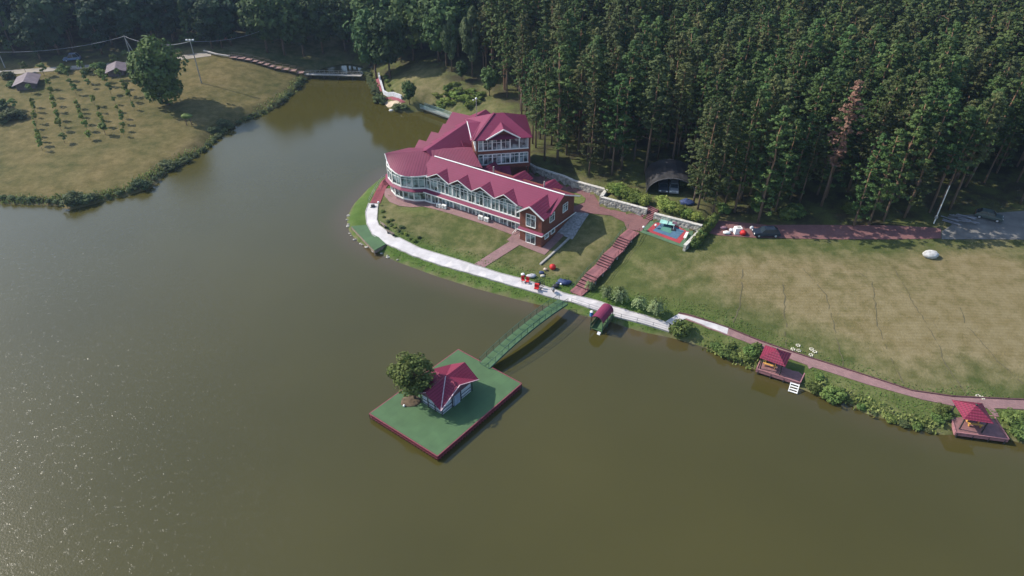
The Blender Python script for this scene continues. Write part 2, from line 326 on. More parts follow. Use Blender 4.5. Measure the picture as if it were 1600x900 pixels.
_t.links.new(_mr.outputs[0], _mx.inputs[0]); _t.links.new(_mx.outputs[0], _b.inputs['Base Color'])

# ------------------------------------------------------------------ mesh helpers
def unit(v): return Vector(v).normalized()
class MB:
    def __init__(s): s.v = []; s.f = []; s.uv = {}
    def vs(s, pts): n = len(s.v); s.v += [tuple(p) for p in pts]; return n
    def face(s, pts): n = s.vs(pts); s.f.append(tuple(range(n, n+len(pts)))); return s
    def roof(s, pts, thick=.12, eave=(0, 1)):       # planar slab with metre uv: u along the eave edge
        pts = [Vector(p) for p in pts]; n = len(pts)
        nr = (pts[1]-pts[0]).cross(pts[2]-pts[1]).normalized()
        if nr.z < 0: pts = pts[::-1]; nr = -nr; eave = (n-1-eave[1], n-1-eave[0])
        u = (pts[eave[1]]-pts[eave[0]]).normalized(); u.z = 0; u.normalize(); v = nr.cross(u).normalized()
        k = s.vs(pts); s.f.append(tuple(range(k, k+n))); s.uv[len(s.f)-1] = [((p-pts[0]).dot(u)+50, (p-pts[0]).dot(v)+50) for p in pts]
        low = [p-nr*thick for p in pts]; j = s.vs(low); s.f.append(tuple(range(j+n-1, j-1, -1)))
        for i in range(n): s.f.append((k+i, j+i, j+(i+1) % n, k+(i+1) % n))
        return s
    def box(s, c, size, rz=0., tilt=None):
        R = tilt or Matrix.Rotation(rz, 3, 'Z'); c = Vector(c); a, b, h = [x/2 for x in size]
        n = s.vs([c+R@Vector((x*a, y*b, z*h)) for z in (-1, 1) for x, y in ((-1, -1), (1, -1), (1, 1), (-1, 1))])
        s.f += [(n+3, n+2, n+1, n), (n+4, n+5, n+6, n+7)] + [(n+i, n+(i+1) % 4, n+4+(i+1) % 4, n+4+i) for i in range(4)]; return s
    def bar(s, a, b, w, h=None, up=(0, 0, 1)):
        a, b = Vector(a), Vector(b); d = b-a; L = d.length
        if L < 1e-6: return s
        d /= L; up = Vector(up)
        if abs(d.dot(up)) > .99: up = Vector((0, 1, 0))
        x = d.cross(up).normalized(); z = x.cross(d)
        return s.box((a+b)/2, (w, L, h or w), tilt=Matrix((x, d, z)).transposed())
    def tube(s, pts, r, n=6, r2=None):
        pts = [Vector(p) for p in pts]; m = len(pts); k0 = len(s.v); r2 = r if r2 is None else r2
        for i, p in enumerate(pts):
            d = (pts[min(i+1, m-1)]-pts[max(i-1, 0)]).normalized(); u = Vector((0, 0, 1)) if abs(d.z) < .9 else Vector((1, 0, 0))
            x = d.cross(u).normalized(); y = x.cross(d); rr = r+(r2-r)*i/(m-1)
            s.vs([p+(x*math.cos(2*math.pi*q/n)+y*math.sin(2*math.pi*q/n))*rr for q in range(n)])
        for i in range(m-1):
            for q in range(n): a = k0+i*n+q; b = k0+i*n+(q+1) % n; s.f.append((a, b, b+n, a+n))
        s.f.append(tuple(range(k0+n-1, k0-1, -1))); s.f.append(tuple(range(k0+(m-1)*n, k0+m*n))); return s
    def prism(s, poly, z0, z1):                     # poly ccw, z0/z1 number
        n = len(poly); k = s.vs([(p[0], p[1], z0) for p in poly]+[(p[0], p[1], z1) for p in poly])
        s.f += [tuple(range(k+n-1, k-1, -1)), tuple(range(k+n, k+2*n))]+[(k+i, k+(i+1) % n, k+n+(i+1) % n, k+n+i) for i in range(n)]; return s
    def ball(s, c, r, seg=10, rings=7, sq=(1, 1, 1), lump=0., rs=None):
        c = Vector(c); k = len(s.v); rs = rs or random.Random(1)
        for i in range(rings+1):
            a = math.pi*i/rings
            for q in range(seg):
                b = 2*math.pi*q/seg; l = 1+lump*rs.uniform(-1, 1)
                s.v.append(tuple(c+Vector((math.sin(a)*math.cos(b)*sq[0], math.sin(a)*math.sin(b)*sq[1], math.cos(a)*sq[2]))*r*l))
        for i in range(rings):
            for q in range(seg): x = k+i*seg+q; y = k+i*seg+(q+1) % seg; s.f.append((x, x+seg, y+seg, y))
        return s
    def build(s, name, m, parent=None, smooth=False, local=False):
        me = bpy.data.meshes.new(name); me.from_pydata(s.v, [], s.f)
        if s.uv:
            lay = me.uv_layers.new(name='UVMap')
            for fi, uvs in s.uv.items():
                for li, uv in zip(me.polygons[fi].loop_indices, uvs): lay.data[li].uv = uv
        me.materials.append(m); me.update()
        if smooth: me.polygons.foreach_set('use_smooth', [True]*len(me.polygons))
        return link(name, me, parent, local)
def link(name, me, parent=None, local=False):
    o = bpy.data.objects.new(name, me); COL.objects.link(o)
    if parent:
        o.parent = parent
        if not local:
            q = parent; off = Vector((0, 0, 0))
            while q: off += q.location; q = q.parent
            o.location = -off
    return o
def tag(o, label=None, cat=None, group=None, kind=None):
    for k, v in (('label', label), ('category', cat), ('group', group), ('kind', kind)):
        if v: o[k] = v
    return o
def empty(name, loc, label, cat, group=None, rz=0.):
    o = bpy.data.objects.new(name, None); COL.objects.link(o); o.location = Vector(loc); o.rotation_euler.z = rz; o.empty_display_size = .2
    return tag(o, label, cat, group)
def clone(o, loc, rz=0., sc=None, label=None, group=None):
    def cp_(x, par):
        c = x.copy(); COL.objects.link(c)
        if par: c.parent = par
        for ch in x.children: cp_(ch, c)
        return c
    c = cp_(o, None); c.location = Vector(loc); c.rotation_euler.z = rz
    if sc: c.scale = sc if hasattr(sc, '__len__') else (sc,)*3
    if label: c['label'] = label
    if group: c['group'] = group
    return c
def npmesh(name, V, F, m, smooth=False):
    me = bpy.data.meshes.new(name); n = len(F); k = F.shape[1]
    me.vertices.add(len(V)); me.vertices.foreach_set('co', V.astype(np.float32).ravel())
    me.loops.add(n*k); me.loops.foreach_set('vertex_index', F.astype(np.int32).ravel())
    me.polygons.add(n); me.polygons.foreach_set('loop_start', np.arange(0, n*k, k, dtype=np.int32))
    me.update(calc_edges=True); me.materials.append(m)
    me.polygons.foreach_set('use_smooth', np.full(n, smooth)); me.validate(); return me
def addattr(me, name, arr):
    a = me.attributes.new(name, 'FLOAT', 'POINT'); a.data.foreach_set('value', arr.astype(np.float32).ravel())
def world_poly(pts_px, z=None): return [tuple(G(*p)[:2]) if z is None else xy(*p, z) for p in pts_px]
def drape(name, poly, m, dz=.06, kind='structure', zf=None, skirt=.0):
    bm = bmesh.new(); vs_ = [bm.verts.new((p[0], p[1], 0)) for p in poly]; bm.faces.new(vs_)
    xs = [p[0] for p in poly]; ys = [p[1] for p in poly]
    bmesh.ops.triangulate(bm, faces=bm.faces[:])
    for A, lo, hi, nrm in ((AX, min(xs), max(xs), (1, 0, 0)), (AY, min(ys), max(ys), (0, 1, 0))):
        for c in A[(A > lo) & (A < hi)]:
            bmesh.ops.bisect_plane(bm, geom=bm.verts[:]+bm.edges[:]+bm.faces[:], plane_co=(c*nrm[0], c*nrm[1], 0), plane_no=nrm, dist=1e-5)
    bmesh.ops.triangulate(bm, faces=bm.faces[:])
    for v in bm.verts: v.co.z = (zf(v.co.x, v.co.y) if zf else H(v.co.x, v.co.y))+dz
    bmesh.ops.recalc_face_normals(bm, faces=bm.faces[:])
    if sum(f.normal.z for f in bm.faces) < 0: bmesh.ops.reverse_faces(bm, faces=bm.faces[:])
    if skirt:
        ed = [e for e in bm.edges if e.is_boundary]
        r = bmesh.ops.extrude_edge_only(bm, edges=ed)
        for v in r['geom']:
            if isinstance(v, bmesh.types.BMVert): v.co.z -= skirt
    me = bpy.data.meshes.new(name); bm.to_mesh(me); bm.free(); me.materials.append(m)
    o = link(name, me)
    if kind: o['kind'] = kind
    return o
def resample(pts, step):
    pts = [Vector((p[0], p[1], 0)) for p in pts]; out = [pts[0]]
    for a, b in zip(pts, pts[1:]):
        n = max(1, int((b-a).length/step)); out += [a.lerp(b, i/n) for i in range(1, n+1)]
    return out
def ribbon(name, mb, pts, width, z0, z1, step=1.2):       # wall or kerb that follows the ground
    P = resample(pts, step)
    for i in range(len(P)-1):
        a, b = P[i], P[i+1]; d = (b-a).normalized(); nx = Vector((-d.y, d.x, 0))*width/2
        za, zb = H(a.x, a.y), H(b.x, b.y)
        c = [a-nx, b-nx, b+nx, a+nx]; zz = [za, zb, zb, za]
        k = mb.vs([(p.x, p.y, q+z0) for p, q in zip(c, zz)]+[(p.x, p.y, q+z1) for p, q in zip(c, zz)])
        mb.f += [(k+3, k+2, k+1, k), (k+4, k+5, k+6, k+7)]+[(k+j, k+(j+1) % 4, k+4+(j+1) % 4, k+4+j) for j in range(4)]
    return mb

# ------------------------------------------------------------------ forest areas (world xy)
PINE_AREA = [xy(832,262,4.5),(12,124)]+[xy(*p, 6) for p in ((900,268),(960,288),(1010,292),(1022,262),(1085,262),(1095,305),(1120,322),(1200,343),(1300,350),(1400,350),(1455,345),(1480,325),(1600,318))]+[(115,118),(175,140),(205,235),(60,240),(-8,232),(-14,200),(-6,176),(4,150)]
LEFT_AREA = [(-235,190)]+[xy(*p, 5) for p in ((-60,100),(0,96),(100,93),(200,86),(290,78),(350,72),(385,62))]+[(-72,222),(-68,250),(-240,250)]
MID_AREA = [xy(*p, 5) for p in ((560,85),(578,104),(610,108),(650,100),(690,115),(705,128),(745,142))]+[(-8,178),(-14,200),(-8,235),(-62,240),(-52,215)]

# ------------------------------------------------------------------ ground
def make_ground():
    V = np.stack([GX.ravel(), GY.ravel(), GZ.ravel()], 1); nx, ny = GX.shape
    i, j = np.meshgrid(np.arange(nx-1), np.arange(ny-1), indexing='ij'); a = (i*ny+j).ravel()
    F = np.stack([a, a+ny, a+ny+1, a+1], 1)
    me = npmesh('ground', V, F, ground_mat(), True)
    X, Y = GX, GY; ds = sdist(LAKE, X, Y)
    field = sstep(0, 8, -sdist([xy(*p, 3) for p in ((1060,420),(1100,400),(1200,392),(1400,388),(1700,395))]+[(130,60)]+[xy(*p, 1.5) for p in ((1620,615),(1430,600),(1270,548),(1130,500))], X, Y))
    left = (X < -40) & (Y < 200)
    dry = np.full(X.shape, .42); dry = np.maximum(dry, .42+.68*field); dry = np.where(left, .74, dry)
    lawn = -sdist([xy(*p, 1.9) for p in ((590,318),(660,322),(800,372),(870,400),(850,425),(740,410),(620,366),(594,345))], X, Y)
    dry = dry-.12*sstep(0, 3, lawn)
    # strip of greener grass below the road and round the foot of the stairs
    g1 = np.exp(-(dist_line([xy(1000,390,4), xy(1120,385,4.2), xy(1250,382,4.6), xy(1500,384,4.8)], X, Y, False)/3.5)**2)
    g2 = np.exp(-(dist_line([xy(935,445,2), xy(1000,380,3.5)], X, Y, False)/3.)**2)
    g3 = np.exp(-(dist_line([xy(930,455,1.8), xy(1080,480,2), xy(1180,520,1.5)], X, Y, False)/3.5)**2)
    dry = dry-.4*np.maximum(np.maximum(g1, g2), g3)
    lush = sstep(-.6, .3, ds)*(1-sstep(4.5, 7., ds))*(X > -45)*(Y < 140)*.85
    promen = dist_line([xy(*p, 1.2) for p in ((583,318),(580,340),(600,366),(680,402),(780,434),(880,465),(1045,512))], X, Y, False)
    lush = np.where((X > 22), lush*.45, lush)
    lush = np.maximum(lush, .5*np.exp(-(dist_line([xy(640,325,2), xy(660,327,2)], X, Y, False)/2.)**2))
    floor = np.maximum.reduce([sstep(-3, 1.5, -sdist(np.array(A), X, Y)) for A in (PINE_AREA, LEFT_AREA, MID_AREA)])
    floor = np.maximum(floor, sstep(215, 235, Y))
    mud = (1-sstep(-1.3, .1, ds))
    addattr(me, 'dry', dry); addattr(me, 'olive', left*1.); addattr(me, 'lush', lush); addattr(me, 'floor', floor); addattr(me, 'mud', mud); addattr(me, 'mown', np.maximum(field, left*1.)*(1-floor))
    o = link('ground', me); tag(o, kind='structure')
    # water
    ax = np.concatenate([np.linspace(-260, -60, 60), np.arange(-58, 60, 1.5), np.linspace(60, 210, 50)]); ay = np.concatenate([np.linspace(-90, 40, 30), np.arange(41.5, 215, 1.5)])
    X, Y = np.meshgrid(ax, ay, indexing='ij'); ds = sdist(LAKE, X, Y)
    V = np.stack([X.ravel(), Y.ravel(), np.zeros(X.size)], 1); nx, ny = X.shape
    i, j = np.meshgrid(np.arange(nx-1), np.arange(ny-1), indexing='ij'); a = (i*ny+j).ravel(); F = np.stack([a, a+ny, a+ny+1, a+1], 1)
    dd = ds.ravel(); keep = (dd[F].min(1) < 3)
    me = npmesh('water', V, F[keep], water_mat(), True)
    addattr(me, 'shallow', .8*(1-sstep(0, 5, -ds))*(X > -60)*(1-sstep(20, 30, X)*.6)*(Y < 150)); addattr(me, 'wind', .12+.88*(1-sstep(120, 175, Y)*.8)*(1-sstep(-66, -18, X)))
    tag(link('water', me), kind='structure')
make_ground()

# ------------------------------------------------------------------ paths and paving
prom_out = [(576,318),(571,332),(573,350),(582,368),(604,382),(644,400),(690,416),(780,441),(856,464),(892,472),(920,482),(970,498),(1045,519)]
prom_in = [(1046,506),(1020,498),(960,480),(924,468),(880,458),(816,436),(780,427),(740,414),(656,388),(624,372),(617,372),(604,361),(592,352),(589,344),(590,328),(591,319)]
drape('promenade_path', world_poly(prom_out+prom_in), WHITEPATH, .10, skirt=.3)
for ln in (prom_out, prom_in[::-1]):
    tag(ribbon('kerb', MB(), [G(*p)[:2] for p in ln], .14, -.1, .16).build('promenade_kerb', GREY), kind='structure')
lp_top = [(1060,490),(1071.5,491.5),(1138,513),(1190,534),(1264,559),(1355,588),(1425,611),(1488,620),(1600,625),(1720,627)]
lp_bot = [(1720,644),(1600,640),(1495,636),(1442,625),(1355,601),(1267,573),(1187,543),(1136,524),(1068,498),(1052,500)]
drape('shore_path', world_poly(lp_top+lp_bot), PAVE, .08, skirt=.3)
tag(ribbon('kerb', MB(), [G(*p)[:2] for p in lp_top], .16, -.1, .2).build('shore_path_kerb', mat('dark maroon kerb', (.09, .04, .045), .8)), kind='structure')
drape('connecting_path', world_poly([(1040,503),(1060,491),(1138,513),(1136,523),(1072,498),(1050,508)]), WHITEPATH, .105)
plaza = [xy(*p, 4.3) for p in ((832,266),(852,276),(880,289),(912,296),(927,303),(936,317),(946,326),(997,337),(1016,345),(1002,362),(991,360),(979,357),(975,347),(955,337),(930,334),(893,330))]+[(8.,113.6),(-5,121.8)]
drape('plaza_paving', plaza, PLAZA, .08)
drape('roundel_lawn', [xy(*p, 4.3) for p in ((872,300),(895,301),(908,305),(915,311),(913,317),(900,321),(886,321))], mat('roundel grass', (.10, .12, .03), .95, .25, 1.5, .3), .14, skirt=.2)
drape('forest_road', world_poly([(1108,338),(1125,345),(1200,352),(1300,352),(1400,353),(1470,357),(1470,373),(1400,374.5),(1300,374.5),(1180,372),(1120,368),(1098,362)]), PLAZA, .08)
drape('parking_area', world_poly([(1471,362),(1487,352),(1480,338),(1530,335),(1600,330),(1750,330),(1750,374),(1600,375),(1471,374.5)]), ASPH, .08)
drape('lawn_path', world_poly([(808,377),(797,377),(741,413),(757,418),(812,383)]), PAVE, .07)
drape('far_road', world_poly([(-120,118),(0,111),(100,104),(200,97),(290,86),(330,81),(330,88),(290,93),(200,104),(100,110),(0,118),(-120,126)]), DIRT, .08)
drape('beach', world_poly([(598,160),(606,158),(628,160),(622,167),(606,168)]), SAND, .06)
drape('far_red_path', world_poly([(587,121),(592,121),(598,148),(604,152),(628,156),(634,160),(626,161),(600,155),(592,150)]), mat('red path', (.19, .045, .06), .85), .08)
drape('ramp_path', world_poly([(578,318),(594,318),(609,288),(613,277),(603,277)]), mat('red rubber mat', (.17, .035, .045), .8, .15), .10, skirt=.2)
# court
drape('court_border', [xy(*p, 4.3) for p in ((1018,345),(1000,363),(1067,386),(1081,371),(1083,363),(1060,353))], mat('green rubber paving', (.07, .13, .07), .9, .12), .08)
drape('court_frame', [xy(*p, 4.3) for p in ((1027,346),(1010,362),(1062,380.4),(1076.4,363.6),(1053,352))], mat('red rubber paving', (.30, .04, .05), .9, .12), .10)
drape('court_surface', [xy(*p, 4.3) for p in ((1033,350),(1019.5,361.8),(1057,374.2),(1069,362.5),(1050,354))], mat('blue rubber paving', (.06, .13, .20), .9, .12), .12)
drape('court_centre', [xy(*p, 4.3) for p in ((1036,355),(1030,360.5),(1047,366),(1054,359))], mat('teal rubber paving', (.07, .20, .16), .9, .12), .14)
# drainage furrows over the dry field
FUR = [[(1161,421),(1155,480),(1145,505)],[(1224,445),(1226,480),(1229,545)],[(1255,420),(1290,460),(1305,520),(1318,572)],[(1362,440),(1372,510),(1388,552),(1412,600)],
       [(1425,470),(1470,545),(1474,565),(1512,620)],[(1500,480),(1507,505),(1560,565),(1598,600)],[(1395,415),(1425,470)],[(1340,425),(1362,440)]]
fm = MB(); rs = random.Random(3)
for L_ in FUR:
    P = resample([G(*p)[:2] for p in L_], .8)
    P = [p+Vector((rs.uniform(-.16, .16), rs.uniform(-.1, .1), 0)) for p in P]
    for a, b in zip(P, P[1:]):
        if rs.random() < .15: continue
        wd = rs.uniform(.03, .08); d = (b-a).normalized(); n = Vector((-d.y, d.x, 0))*wd
        fm.face([(q.x, q.y, H(q.x, q.y)+.045) for q in (a-n, b-n, b+n, a+n)])
tag(fm.build('ground_furrows', mat('furrow soil', (.095, .085, .048), 1)), kind='structure')

# ------------------------------------------------------------------ the lakeside building
O_ = Vector((5.2, 103.3, 0)); E1 = Vector((-.846, .533, 0)).normalized(); E2 = (Vector((.533, .846, 0))-.065*E1).normalized()
def W(a, b, z): return O_+E1*a+E2*b+Vector((0, 0, z))
bl = empty('lakeside_building', (-4, 118, 2), 'large red brick lodge with maroon metal roofs, glazed wings, round glazed corner and tower', 'building')
def window(P, u, w, h, nrm, nc=2, tr=.3, name='window', head=None):
    """glazed unit: P lower corner, u along, nrm outwards"""
    P = Vector(P); u = unit(u); nrm = unit(nrm); Z = Vector((0, 0, 1)); q = P+nrm*.03; h2 = head if head is not None else h
    m = MB(); m.v = []; k = m.vs([q, q+u*w, q+u*w+Z*h2, q+Z*h]); m.f.append((k, k+1, k+2, k+3) if u.cross(Z).dot(nrm) > 0 else (k+3, k+2, k+1, k))
    pane = m.build(name, GLASS, bl); f = MB(); t = .11; c = q+nrm*.04
    f.bar(c, c+u*w, t, t*1.3, nrm); f.bar(c+Z*h, c+u*w+Z*h2, t, t, nrm); f.bar(c, c+Z*h, t, t, nrm); f.bar(c+u*w, c+u*w+Z*h2, t, t, nrm)
    for i in range(1, nc): hh = h+(h2-h)*i/nc; f.bar(c+u*w*i/nc, c+u*w*i/nc+Z*hh, .07, .07, nrm)
    if tr: zt = min(h, h2)*(1-tr); f.bar(c+Z*zt, c+Z*zt+u*w, .07, .07, nrm)
    f.build('frame', WHITE, pane)
    return pane
FN = -E2; DW = 28.0
# walls of the front wing
wm = MB(); wm.prism([W(a, b, 0)[:2] for a, b in ((4.5, 2.1), (DW, 2.1), (DW, 10.7), (.02, 10.7), (.02, .02), (4.5, .02))][::-1], 1.0, 8.3)
wm.build('wall', BRICK, bl)
# pale facade lining behind the glazing bands
lm = MB()
for z0, z1 in ((2.05, 4.95), (5.45, 8.25)):
    lm.face([W(4.6, 2.09, z0), W(DW, 2.09, z0), W(DW, 2.09, z1), W(4.6, 2.09, z1)][::-1])
lm.build('facade_lining', DULLW, bl)
MW = (DW-.2-5.0)/13.8
lows = [26.3, 21.1, 15.95, 10.9, 5.9, ]; peaks = [23.75, 18.95, 13.9, 8.85]
ZE = 8.35; ZR = 10.45; SL = (ZR-ZE)/4.3
n_w = 13; x0, x1 = 5.0, 27.9; ww = (x1-x0)/n_w
def gable_z(a):
    for i in range(4):
        lo, hi, pk = lows[i+1], lows[i], peaks[i]
        if lo <= a <= hi: return ZE+(1.35*((a-lo)/(pk-lo)) if a < pk else 1.35*((hi-a)/(hi-pk)))
    return ZE
for i in range(n_w):
    a = x0+i*ww
    window(W(a+.08, 2.1, 2.62), E1, ww-.16, 2.2, FN, 2, .28)
    window(W(a+.08, 2.1, 5.5), E1, ww-.16, 2.35, FN, 2, .25)
pl = MB()
pl.box(W((x0+x1)/2, 1.98, 2.5), (x1-x0+.4, .1, .16), math.atan2(E1.y, E1.x)); pl.box(W((x0+x1)/2, 1.98, 5.42), (x1-x0+.4, .1, .16), math.atan2(E1.y, E1.x)); pl.build('white_sill', WHITE, bl)
# skirt roof between storeys
sk = MB(); sk.roof([W(4.6, 1.25, 4.95), W(DW+.3, 1.25, 4.95), W(DW+.3, 2.12, 5.35), W(4.6, 2.12, 5.35)], .08)
sk.roof([W(-.4, -.55, 4.95), W(4.7, -.55, 4.95), W(4.7, .05, 5.25), W(-.4, .05, 5.25)], .08)
sk.build('skirt_roof', ROOF, bl)
fs = MB(); fs.bar(W(4.6, 1.2, 4.9), W(DW+.3, 1.2, 4.9), .1, .14); fs.bar(W(-.45, -.6, 4.92), W(4.7, -.6, 4.92), .1, .14); fs.bar(W(-.45, -.6, 4.92), W(-.5, 10.7, 4.6), .1, .14)
fs.build('gutter', WHITE, bl)
# gable fronts
gb = MB()
for i in range(4):
    gb.face([W(lows[i+1], 2.0, ZE-.35), W(lows[i+1], 2.0, ZE-.1), W(peaks[i], 2.0, ZE+1.2), W(lows[i], 2.0, ZE-.1), W(lows[i], 2.0, ZE-.35)])
gb.build('gable_wall', mat('dark brown boards', (.07, .035, .03), .8, .3, 2), bl)
tg = MB(); tf = MB()
for i in range(4):
    lo, hi, pk = lows[i+1], lows[i], peaks[i]; 
    A, B, C = W(lo+.5, 1.93, 7.85), W(hi-.5, 1.93, 7.85), W(pk+.6, 1.93, 8.55); D = W(pk-.6, 1.93, 8.55)
    tg.face([A, D, C, B]); tf.bar(A, D, .08, .08); tf.bar(D, C, .08, .08); tf.bar(C, B, .08, .08); tf.bar(W(pk, 1.9, 7.85), W(pk, 1.9, 8.55), .07)
    tf.bar(A, B, .1, .1)
g_ = tg.build('transom_window', GLASS, bl); tf.build('frame', WHITE, g_)
# main roof of the front wing with contiguous dormers
rf = MB(); bE = 1.6; bR = 5.9; bB = 11.3; ZB = ZR-SL*(bB-bR)
end_hi, end_lo, end_pk = 4.75, -.75, 2.2
zz = lambda b: ZE+SL*(b-bE)
# front slope: from each low point up; dormers cut it
prev = DW+.1
pts = [W(28.6, bR, ZR), W(28.3, bE, ZE)]
bd = bE+1.35/SL                                   # where a dormer ridge meets the slope
for i in range(4): pts += [W(lows[i], bE, ZE), W(peaks[i], bd, ZE+1.35)]
pts += [W(lows[4], bE, ZE), W(end_hi, bE, ZE), W(end_pk, bE+1.75/SL, ZE+1.75), W(end_lo, bE, ZE), W(end_lo, bR, ZR)]
def polyroof(mb, P, u, thick=.12):
    """any planar outline, triangulated by bmesh; u = eave direction"""
    bm = bmesh.new(); vs_ = [bm.verts.new(p) for p in P]; f = bm.faces.new(vs_); f.normal_update()
    if f.normal.z < 0: f.normal_flip()
    bmesh.ops.triangulate(bm, faces=[f]); 
    for t in bm.faces:
        q = [v.co.copy() for v in t.verts]; nr = t.normal; v_ = nr.cross(unit(u)).normalized(); k = mb.vs(q); mb.f.append((k, k+1, k+2)); mb.uv[len(mb.f)-1] = [((p-P[0]).dot(unit(u))+50, (p-P[0]).dot(v_)+50) for p in q]
        k = mb.vs([p-Vector((0, 0, thick)) for p in q]); mb.f.append((k+2, k+1, k))
    bm.free(); n = len(P)
    for i in range(n):
        a, b = Vector(P[i]), Vector(P[(i+1) % n]); mb.face([a, b, b-Vector((0, 0, thick)), a-Vector((0, 0, thick))])
polyroof(rf, pts, E1)
rf.roof([W(28.6, bB, ZB), W(end_lo, bB, ZB), W(end_lo, bR, ZR), W(28.6, bR, ZR)])
rf.build('roof', ROOF, bl)
wt = MB()
dr = MB()
for i in range(4):
    lo, hi, pk = lows[i+1], lows[i], peaks[i]; zp = ZE+1.35; bf = bE-.25
    dr.roof([W(pk, bf, zp), W(pk, bd, zp), W(lo, bE, ZE), W(lo, bf, ZE-.0)], .1, (0, 1)); dr.roof([W(pk, bd, zp), W(pk, bf, zp), W(hi, bf, ZE), W(hi, bE, ZE)], .1, (0, 1))
    wt.bar(W(lo, bf-.05, ZE), W(pk, bf-.05, zp+.03), .09, .13); wt.bar(W(pk, bf-.05, zp+.03), W(hi, bf-.05, ZE), .09, .13)
zp = ZE+1.75; bf = -.55; bq = bE+1.75/SL; nz = ZE-.05
dr.roof([W(end_pk, bf, zp), W(end_pk, bq, zp), W(end_lo, bE, ZE), W(end_lo, bf, nz)], .1, (0, 1)); dr.roof([W(end_pk, bq, zp), W(end_pk, bf, zp), W(end_hi, bf, nz), W(end_hi, bE, ZE)], .1, (0, 1))
wt.bar(W(end_lo, bf-.05, nz), W(end_pk, bf-.05, zp+.03), .14, .22); wt.bar(W(end_pk, bf-.05, zp+.03), W(end_hi, bf-.05, nz), .14, .22)
wt.bar(W(end_lo-.05, bR, ZR), W(end_lo-.05, bB, ZB), .1, .2); wt.bar(W(DW, bR, ZR+.08), W(end_lo, bR, ZR+.08), .28, .08); wt.bar(W(28.4, bE-.05, ZE-.05), W(lows[0], bE-.05, ZE-.05), .12, .16)
dr.build('dormer_roof', ROOFD, bl); wt.build('white_fascia', WHITE, bl)
# gable walls of end block and end wall top
gw = MB(); gw.prism([W(a, b, 0)[:2] for a, b in ((.02, .02), (4.48, .02), (4.48, 2.2), (.02, 2.2))], 8.3, 8.301)
gw.face([W(.02, .02, 8.25), W(end_pk, .02, 10.0), W(4.48, .02, 8.25)]); gw.face([W(.02, .02, 8.2), W(.02, .02, 8.35), W(.02, bR, ZR-.1), W(.02, 10.7, zz(bR)-SL*(10.7-bR)-.1), W(.02, 10.7, 8.2)])
gw.build('gable_brick', BRICK, bl)
window(W(1.25, .02, 5.85), E1, 1.9, 2.45, FN, 2, .3); window(W(1.25, .02, 2.45), E1, 1.9, 2.4, FN, 2, .3)
for b0, wd, z0, hh in ((2.4, 1.5, 6.2, 1.6), (6.7, 1.6, 6.2, 1.6)): window(W(.0, b0, z0), E2, wd, hh, -E1, 2, .3)
for b0 in (1.0, 3.0): window(W(.0, b0, 3.5), E2, 1.2, .9, -E1, 1, 0)
# back dormers
bd_ = MB()
for a in (5.5, 12.0, 19.0):
    zp = ZB+1.2; bq2 = bB-1.2/SL
    bd_.roof([W(a, bB+1.4, zp), W(a, bq2, zp), W(a-1.9, bB, ZB), W(a-1.9, bB+1.4, ZB)], .1); bd_.roof([W(a, bq2, zp), W(a, bB+1.4, zp), W(a+1.9, bB+1.4, ZB), W(a+1.9, bB, ZB)], .1)
    bd_.prism([W(a+s, b, 0)[:2] for s, b in ((-1.5, 10.6), (-1.5, 12.3), (1.5, 12.3), (1.5, 10.6))][::-1], 4.2, ZB-.05)
bd_.build('rear_dormer', ROOFD, bl)
for a in (4.5, 15.5): MB().tube([W(a, 7.6, ZR-.8), W(a, 7.6, ZR+.5)], .13, 8).build('vent_pipe', GREY, bl)
# round glazed corner
RC = Vector((-18.3, 125.9, 0)); RW = 6.3; angs = [rad(x) for x in (283, 262, 241, 220, 199, 178)]
def RP(r, a, z): return RC+Vector((r*math.cos(a), r*math.sin(a), z))
rw = MB(); poly = [RP(RW, a, 0)[:2] for a in angs][::-1]
rw.prism([(-13.5, 124.5)]+[(-17, 131)]+poly, 1.0, 8.4) if False else rw.prism(poly+[(-15.5, 121.2), (-14., 125.), (-18, 131.)], 1.0, 8.35)
rw.build('round_wall', mat('pink plinth', (.24, .14, .15), .8), bl)
for i in range(5):
    for z0, hh, r in ((2.75, 2.15, RW), (5.65, 2.45, RW+.35)):
        a, b = RP(r+.02, angs[i], z0), RP(r+.02, angs[i+1], z0); u = b-a; L_ = u.length; nn_ = Vector((math.cos((angs[i]+angs[i+1])/2), math.sin((angs[i]+angs[i+1])/2), 0))
        window(a+unit(u)*.06, u, L_-.12, hh, nn_, 2, .3)
for z, r in ((2.6, RW+.08), (5.5, RW+.45), (8.2, RW+.45)):
    rb = MB()
    for i in range(5): rb.bar(RP(r, angs[i], z), RP(r, angs[i+1], z), .12, .2)
    rb.build('round_sill', WHITE, bl)
rs_ = MB()
for i in range(5): rs_.roof([RP(RW+1., angs[i], 4.95), RP(RW+1., angs[i+1], 4.95), RP(RW+.3, angs[i+1], 5.4), RP(RW+.3, angs[i], 5.4)], .08)
rs_.build('skirt_roof', ROOF, bl)
